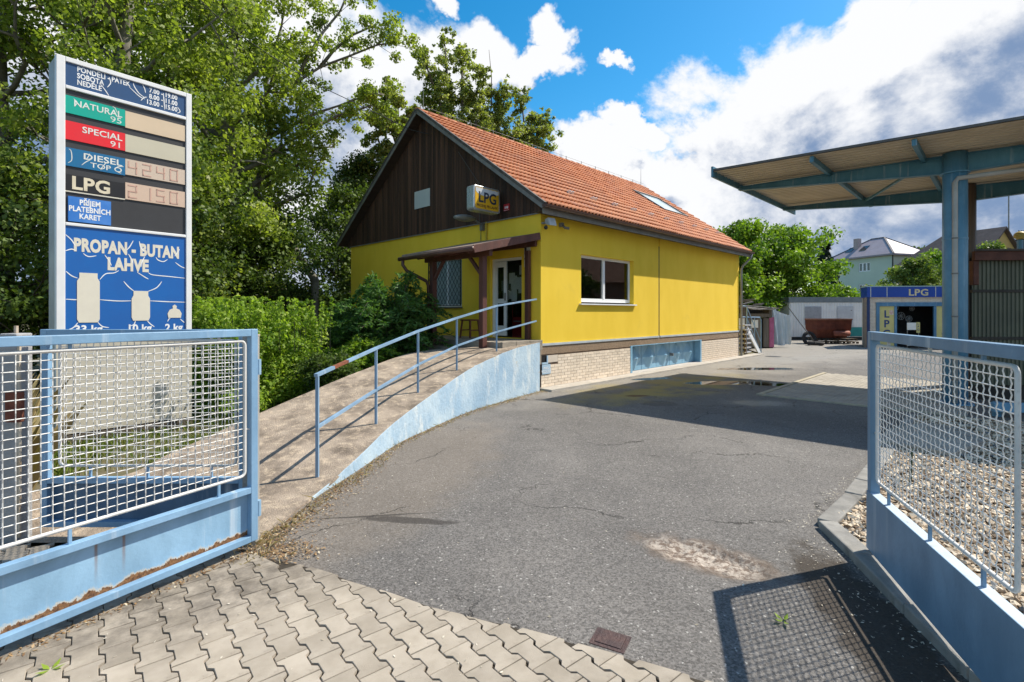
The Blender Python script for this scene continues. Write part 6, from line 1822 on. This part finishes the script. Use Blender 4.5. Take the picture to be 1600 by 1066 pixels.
# poplar behind the roof: upright columns of leaf
rp = thing("roof_poplar", "group of upright poplar stems rising behind the tiled roof against blue sky", "tree", (-3.6, 29.0, 0), 0)
lo = Vector((3.6, -29.0, 0)); mb_ = MB(); CL, RLs = [], []
mb_.tube([Vector((0, 0, -.1)), Vector((0, 0, 4)), at(715, 300, 29) + lo], [.4, .34, .28], 8)
stems = [[(712, 300), (708, 200), (700, 130), (694, 55)], [(712, 300), (698, 200), (672, 120), (658, 80)], [(715, 300), (722, 200), (722, 120), (724, 82)], [(718, 300), (740, 210), (752, 150), (756, 115)], [(718, 300), (770, 220), (785, 170), (792, 135)],
         [(718, 300), (800, 240), (818, 200), (812, 145)], [(722, 300), (815, 250), (838, 215), (846, 180)], [(710, 300), (690, 230), (676, 180), (668, 150)], [(722, 300), (780, 240), (805, 215), (860, 200)], [(716, 300), (735, 240), (745, 190), (740, 150)], [(716, 300), (760, 250), (775, 210), (770, 175)], [(712, 300), (700, 230), (690, 170), (682, 120)]]
for st_ in stems:
    P_ = [at(x, y, 29 + random.uniform(-1, 1)) + lo for x, y in st_]; P_ = spl([tuple(p) for p in P_], 4); n = len(P_)
    mb_.tube(P_, [.13 * (1 - .9 * i / n) for i in range(n)], 5)
    for i, p in enumerate(P_):
        if i < 3: continue
        w = 1.15 * (1 - i / n) + .38
        for k in range(8): CL.append((p.x + random.gauss(0, w * .55), p.y + random.gauss(0, w * .6), p.z + random.gauss(0, .25))); RLs.append(random.uniform(.18, .46) * (.6 + .5 * (1 - i / n)))
mb_.tube([at(768, 170, 29) + lo, at(768, 120, 29) + lo, at(764, 78, 29) + lo], [.04, .025, .01], 4)
mb_.build("trunk", BARK, rp, smooth=True)
V, var = leaves(CL, RLs, [r * r * 1000 for r in RLs], .105, 1.25, .2, shell=.85)
link("crown", quads_mesh("crown", V, LF_TC, var), rp)
rp2 = thing("roof_poplar", "small separate poplar top just left of the roof peak", "tree", (-5.0, 26.0, 0), 0)
lo = Vector((5.0, -26, 0)); mb_ = MB(); CL, RLs = [], []
for st_ in ([(640, 330), (622, 240), (606, 180), (602, 122)], [(640, 330), (638, 250), (625, 200), (622, 160)], [(630, 280), (598, 235), (588, 205), (582, 165)], [(640, 300), (655, 240), (640, 200), (636, 175)]):
    P_ = [at(x, y, 26) + lo for x, y in st_]; P_ = spl([tuple(p) for p in P_], 4); n = len(P_)
    mb_.tube(P_, [.08 * (1 - .85 * i / n) for i in range(n)], 5)
    for i, p in enumerate(P_):
        if i < 3: continue
        for k in range(2): CL.append((p.x + random.gauss(0, .3), p.y + random.gauss(0, .4), p.z + random.gauss(0, .25))); RLs.append(random.uniform(.22, .45))
mb_.tube([Vector((0, 0, -.1)), at(640, 330, 26) + lo], [.25, .12], 6)
mb_.build("trunk", BARK, rp2, smooth=True)
V, var = leaves(CL, RLs, [r * r * 1100 for r in RLs], .135, 1.25, .2)
link("crown", quads_mesh("crown", V, LF_TC, var), rp2)

# right side
tree("bright green maple directly behind the far end of the tiled roof", (17.0, 36.5, 0), 8.6, 3.2, .6, 34, LF_BR, .17, 30000, 31, "maples behind the white cabin", clump=.85)
tree("broad green maple over the white cabin", (20.6, 38.5, 0), 8.6, 3.9, .6, 36, LF_BR, .18, 32000, 32, "maples behind the white cabin", clump=.95)
tree("smaller maple at the right end of the cabin against the green house", (25.6, 40.0, 0), 3.9, 2.0, .5, 24, LF_BR, .17, 15000, 33, "maples behind the white cabin", clump=.75)
tree("bright green maple low beside the stair rail", (14.9, 34.0, 0), 6.0, 2.2, .4, 24, LF_BR, .16, 14000, 34, "maples behind the white cabin", clump=.75)
tree("low maple just left of the white cabin, behind the wood store", (19.0, 39.5, 0), 6.6, 2.6, .4, 24, LF_BR, .17, 16000, 35, "maples behind the white cabin", clump=.8)
tree("pale feathery willow behind the kiosk roof in front of the green house", (37.4, 47.5, 0), 7.2, 2.5, 1.5, 28, LF_WL, .17, 15000, 36, clump=.62, upw=.7, elong=2.0)
tree("lower yellowish willow bush left of the pale willow behind the kiosk", (34.3, 46.5, 0), 4.6, 2.0, 1.0, 20, LF_WL, .16, 8000, 37, clump=.6, elong=2.0)
tree("darker green tree squeezed between the pale willow and the blue column", (44.2, 53.0, 0), 8.5, 2.8, 1.5, 26, LF_BR, .2, 12000, 38, clump=.85)
tree("green tree showing above the shed roof in front of the ochre house", (38.5, 41.5, 0), 7.6, 2.6, 1.5, 24, LF_WL, .18, 12000, 39, clump=.8)
def spruce(label, loc, h, r, seed, n=2600):
    rnd = random.Random(seed); t = thing("spruce", label, "tree", loc, 0); MB().tube([(0, 0, -.1), (0, 0, h)], [h * .02, .03], 6).build("trunk", BARK, t)
    C_, Rr = [], []
    for i in range(130):
        u = rnd.random() ** .8; z = .8 + (h - .8) * u; rr = r * (1 - u) * rnd.uniform(.5, 1) + .1; a = rnd.random() * 6.28; C_.append((rr * math.cos(a), rr * math.sin(a), z - rr * .2)); Rr.append(.45 + .5 * (1 - u))
    V, var = leaves(C_, Rr, [90] * 130, .3, 3, .2, squash=.45); link("crown", quads_mesh("crown", V, leafmat("spruce_needle", (.008, .018, .012), (.02, .042, .028), None, .1), var), t); return t
spruce("dark spruce on the skyline above the shed at the right edge", (80.5, 80.0, 0), 14.6, 3.4, 51)
spruce("dark spruce top showing behind the maples left of the green house", (42.5, 69.0, 0), 11.3, 2.2, 52)
tree("dark round tree far away on the skyline right of the green house", (96, 120, 0), 17.5, 5.5, 4, 20, LF_DK, .45, 8000, 53, clump=2.0)
# wooded ground far beyond, so that no bare horizon shows
C_, Rr = [], []
for k in range(240):
    a = -1.1 + 2.2 * k / 239; d = 150 + 25 * math.sin(k * 1.7); C_.append((d * math.sin(a), d * math.cos(a), 2.5 + 2 * math.sin(k * .7))); Rr.append(5.5)
V, var = leaves(C_, Rr, [170] * 240, 1.3, 1.3, 0, squash=.9)
o = link("far_woodland", quads_mesh("far_woodland", V, LF_DK, var)); o['kind'] = 'stuff'; o['label'] = "far line of dark woodland along the horizon"; o['category'] = "woodland"
# thicket closing the left
C_, Rr = [], []
for k in range(90):
    u = k / 89; C_.append((-17 + 13.0 * u + random.gauss(0, .5), 15.5 + 8 * u + random.gauss(0, .8), random.uniform(.3, 2.6))); Rr.append(random.uniform(.8, 1.3))
V, var = leaves(C_, Rr, [260] * 90, .12, 1.4, .1, squash=.9)
o = link("undergrowth", quads_mesh("undergrowth", V, LF_DK, var)); o['kind'] = 'stuff'; o['label'] = "dark tangled undergrowth beneath the poplars behind the hedge"; o['category'] = "undergrowth"

# ---- privet hedge with upright shoots
hg = thing("privet_hedge", "bright green privet hedge with upright shoots between the totem and the ramp", "hedge", (-4.9, 8.8, 0), 0)
C_, Rr = [], []; SH = MB()
lo = Vector((4.9, -8.8, 0))
foot = [(-4.2, 8.35), (-4.25, 8.8), (-3.95, 9.4), (-3.6, 10.0), (-3.35, 10.5)]
def hfoot(u):
    k = u * (len(foot) - 1); i = min(len(foot) - 2, int(k)); a, b = foot[i], foot[i + 1]; f_ = k - i; return a[0] + (b[0] - a[0]) * f_, a[1] + (b[1] - a[1]) * f_
for k in range(420):
    u = random.random(); x, y = hfoot(u); w = random.random() ** .8 * 2.3
    y += w * .50 + random.gauss(0, .1); x -= w + .35
    if x < -4.7 and y < 8.75 + (-4.7 - x) * .45: y += 1.0
    z = random.uniform(.15, 1.72 + .10 * math.sin(7 * u)) * (1 if w > .3 else .86)
    C_.append((x + lo.x, y + lo.y, z)); Rr.append(random.uniform(.2, .34))
for k in range(170):
    u = random.random(); x, y = hfoot(u); w = random.random() * 2.2
    y += w * .55 + random.gauss(0, .1); x -= w + .3
    if x < -4.7 and y < 8.75 + (-4.7 - x) * .45: y += 1.0
    z0_ = 1.55; h = random.uniform(.25, .62)
    p = Vector((x, y, z0_)) + lo; q = p + Vector((random.gauss(0, .07), random.gauss(0, .07), h)); SH.tube([Vector((p.x, p.y, 1.1)), p, q], [.006, .005, .003], 3)
    for i in range(5): c = p.lerp(q, .1 + i * .21); C_.append(tuple(c)); Rr.append(.075 - .006 * i)
SH.build("stems", BARK, hg, kind="stuff")
n = [max(16, r * r * 1900) if r > .1 else 13 for r in Rr]
V, var = leaves(C_, Rr, [k_ * 1.2 for k_ in n], .047, 1.8, -.25, up=.5, squash=1.0, shell=.42)
link("foliage", quads_mesh("foliage", V, LF_HG, var), hg)

# ---- dark arching shrub by the porch
def fern_shrub(label, loc, rad, h, nst, seed, leafm, ls=.05):
    rnd = random.Random(seed); t = thing("shrub", label, "shrub", loc, 0); S_ = MB(); pos, dr = [], []
    for k in range(nst):
        a = rnd.random() * 6.283; L = rad * rnd.uniform(.35, 1.05); hh = h * rnd.uniform(.45, 1.02) * (1.15 - .5 * L / rad); p = []
        for i in range(9):
            u = i / 8; p.append(Vector((math.cos(a) * L * u ** 1.1, math.sin(a) * L * u ** 1.1, .1 + hh * (math.sin(u * 1.9) / math.sin(1.57) if u < .83 else math.sin(.83 * 1.9) - (u - .83) * .5))))
        S_.tube(p, [.009 * (1 - .09 * i) for i in range(9)], 3)
        for i in range(2, 8):
            for q in range(7):
                c = p[i].lerp(p[i + 1], rnd.random()) if i < 8 else p[i]; tang = (p[min(8, i + 1)] - p[i]).normalized()
                side = tang.cross(Vector((0, 0, 1))).normalized() * (1 if q % 2 else -1); d_ = (side + tang * .8 + Vector((0, 0, rnd.gauss(.1, .25)))).normalized()
                # a small spray: several leaflets along d_
                for m in range(4): pos.append(c + d_ * (.025 + .035 * m)); dr.append((d_ + Vector((rnd.gauss(0, .35), rnd.gauss(0, .35), rnd.gauss(0, .35)))).normalized())
    S_.build("stems", BARK, t, kind="stuff")
    pos = np.array(pos); dr = np.array(dr); n = len(pos); nr = RNG.normal(size=(n, 3)) * .5 + np.array([0, 0, 1]); nr -= dr * (nr * dr).sum(1)[:, None]; nr /= np.linalg.norm(nr, axis=1)[:, None]
    b = np.cross(nr, dr); s = ls * RNG.uniform(.6, 1.3, n)[:, None]
    V = np.stack([pos - dr * s * .6, pos + b * s * .22, pos + dr * s * .7, pos - b * s * .22], 1).reshape(-1, 3)
    link("foliage", quads_mesh("foliage", V, leafm, np.clip(RNG.normal(.45, .22, n), 0, 1)), t); return t
LF_FN = leafmat("fern_leaf", (.045, .11, .03), (.13, .25, .065), (.22, .34, .13), .42)
fern_shrub("large dark shrub with arching feathery shoots under the porch gutter", (-2.85, 11.9, .0), 1.45, 2.85, 320, 61, LF_FN, .075)
fern_shrub("dark feathery shrub spreading left of the larger one against the yellow wall", (-3.9, 13.1, .0), 1.3, 2.2, 200, 62, LF_FN, .08)
fern_shrub("small low shrub at the upper edge of the ramp beneath the big dark one", (-3.1, 10.75, .35), .75, .9, 110, 63, LF_HG, .05)
fern_shrub("straggly low shrub between the hedge foot and the ramp", (-3.45, 9.75, .2), .7, .85, 100, 64, LF_DK, .05)

# ---- grass, weeds, litter
def blades(name, pts, hmin, hmax, w, m, lab, cat, lean=.5):
    P_ = np.array(pts); n = len(P_); h = RNG.uniform(hmin, hmax, n); a = RNG.random(n) * 6.283; dx, dy = np.cos(a), np.sin(a); ln = RNG.normal(0, lean, n) * h
    b0 = P_ + np.stack([dx * w, dy * w, np.zeros(n)], 1); b1 = P_ - np.stack([dx * w, dy * w, np.zeros(n)], 1)
    mid = P_ + np.stack([-dy * ln * .4, dx * ln * .4, h * .6], 1); tip = P_ + np.stack([-dy * ln, dx * ln, h], 1)
    V = np.stack([b0, b1, mid - np.stack([dx, dy, dx * 0], 1) * w * .6, tip], 1).reshape(-1, 3)
    o = link(name, quads_mesh(name, V, m, RNG.random(n))); o['kind'] = 'stuff'; o['label'] = lab; o['category'] = cat; return o
LF_GR = leafmat("grass_blade", (.07, .12, .02), (.17, .22, .045), (.33, .28, .12), .3)
pts = []
while len(pts) < 30000:
    x, y = random.uniform(-9, -2.9), random.uniform(4.3, 10.5)
    if mnoise.noise(Vector((x * .9, y * .9, 0))) < -.35 and random.random() < .8: continue
    if x > -6.2 + (y - 4.6) * .95 and y < 6.2: continue
    if x > -4.25 - .15 * math.sin(y * 3): continue
    pts.append((x, y, -.05))
blades("grass", pts, .04, .14, .005, LF_GR, "rough green grass around the totem base behind the side gate", "grass")
LF_DRY = leafmat("dry_weed", (.16, .12, .055), (.36, .28, .14), (.5, .42, .25), .3)
pts = [(-y_ * random.uniform(.985, 1.25), y_, -.05) for y_ in (random.uniform(4.25, 6.2) for k in range(9000))]
blades("weeds", pts, .25, 1.15, .006, LF_DRY, "tall dry yellow weeds behind the chain link fence at the left edge", "weeds", .25)
pts = []
for k in range(2600):
    u = random.random() ** 1.2; i = u * (nW - 1); p = wo[int(i)]; r = abs(random.gauss(0, .09)); pts.append((p.x + .03 + r, p.y - r * .5 * 0, .0))
for k in range(260): pts.append((random.gauss(-1.95, .10), random.gauss(3.9, .10), .004))
blades("dry_grass", [p for p in pts if random.random() < .35], .015, .06, .003, LF_DRY, "dry grass tufts along the foot of the blue ramp wall", "grass", 1.2)
# fallen leaves and chaff: small flat flakes
def flakes(name, pts, s, m, lab, cat):
    P_ = np.array(pts); n = len(P_); a = RNG.random(n) * 6.283; sz = RNG.uniform(.5, 1.5, n) * s
    u = np.stack([np.cos(a), np.sin(a), RNG.normal(0, .25, n)], 1) * sz[:, None]; v = np.stack([-np.sin(a), np.cos(a), RNG.normal(0, .25, n)], 1) * (sz * RNG.uniform(.2, .55, n))[:, None]
    V = np.stack([P_ - u, P_ - v, P_ + u, P_ + v], 1).reshape(-1, 3); V[:, 2] = np.maximum(V[:, 2], .0025)
    o = link(name, quads_mesh(name, V, m, RNG.random(n))); o['kind'] = 'stuff'; o['label'] = lab; o['category'] = cat; return o
LIT = leafmat("litter", (.15, .08, .04), (.34, .22, .11), (.62, .55, .42), .1)
pts = []
for k in range(5200):
    u = random.random() ** 1.1; i = u * (nW - 1); p = wo[int(i)].lerp(wo[min(nW - 1, int(i) + 1)], i - int(i)); r = abs(random.gauss(0, .10 + .05 * math.sin(u * 9)))
    pts.append((p.x + .02 + r, p.y - .2 * r, .008))
for k in range(900): pts.append((random.gauss(-1.8, .16), random.gauss(3.93, .09), .012))
for k in range(500):
    u = random.uniform(.0, 1.9); pts.append((-2.0 - .493 * u + random.gauss(.0, .03), 3.9 - .87 * u + random.gauss(.0, .03), .022))
flakes("leaf_litter", pts, .011, LIT, "dry brown leaf litter along the foot of the ramp wall and gate post", "litter")
pts = []
for k in range(300):
    u = random.random(); pts.append((2.40 + .25 * u - abs(random.gauss(0, .25)), 2.3 + 1.9 * u, .006))
for k in range(160): i = random.random(); pts.append((2.55 + 1.6 * i + random.gauss(0, .07) - .1, 4.3 + 1.6 * i + .05, .006))
for k in range(60): pts.append((random.uniform(-1.5, 2.4), random.uniform(2.6, 6.5), .006))
for k in range(50): pts.append((random.uniform(-2.8, .3), random.uniform(2.5, 3.3), .022))
flakes("wood_chips", pts, .009, leafmat("chip", (.42, .36, .27), (.66, .60, .50), None, .05), "pale chips and seeds scattered beside the kerb and over the asphalt", "litter")
for (x, y, z, lab) in ((1.62, 3.03, .01, "small green leaf lying inside the mesh shadow on the asphalt"), (-2.36, 2.60, .022, "tiny green leaf lying between pavers at the lower left")):
    t = thing("fallen_leaf", lab, "leaf", (x, y, z), random.random())
    V = []
    for k in range(4):
        a = k * 1.3; d_ = np.array([math.cos(a), math.sin(a), .15]); s_ = np.array([-math.sin(a), math.cos(a), 0]); c = d_ * .035
        V += [c - d_ * .03, c + s_ * .012, c + d_ * .03 + np.array([0, 0, .01]), c - s_ * .012]
    link("blade", quads_mesh("blade", np.array(V), LF_HG, np.full(4, .8)), t)

# ---- beyond the right edge: what the long window mirrors
ph = thing("pink_house", "dusty pink house with red roof beyond the right edge, mirrored in the long window", "house", (33, 14, 0), R(-6))
m_ = MB(); wall_grid(m_, 'y', 0, .3, 0, 14, 0, 4.6, [(2, 3.4, 1.4, 2.8), (6, 7.4, 1.4, 2.8), (10, 11.4, 1.4, 2.8)]); m_.box(.3, 9, 0, .3, 0, 4.6); m_.box(.3, 9, 13.7, 14, 0, 4.6)
m_.build("wall", mat("dusty_pink", (.50, .27, .19), (.44, .24, .17), .9, 1), ph)
m_ = MB(); m_.prismY([(-.6, 4.5), (9.6, 4.5), (4.5, 8.2)], -.5, 14.5); fixn(m_.build("roof", mat("red_roof", (.28, .09, .05), (.2, .07, .04), .8, 3), ph))
tree("round tree beyond the right edge left of the pink house, mirrored in the window", (38, 26, 0), 9.5, 3.8, 1.0, 26, LF_DK, .25, 9000, 71, "trees beyond the right edge", clump=1.2)
tree("round tree beyond the right edge in front of the pink house", (29.0, 17.5, 0), 5.2, 1.9, 1.0, 20, LF_DK, .2, 5000, 72, "trees beyond the right edge", clump=.8)
tree("tallest tree beyond the right edge behind the pink house", (46, 22, 0), 15, 6.5, 2.0, 30, LF_DK, .4, 9000, 73, "trees beyond the right edge", clump=2.0)
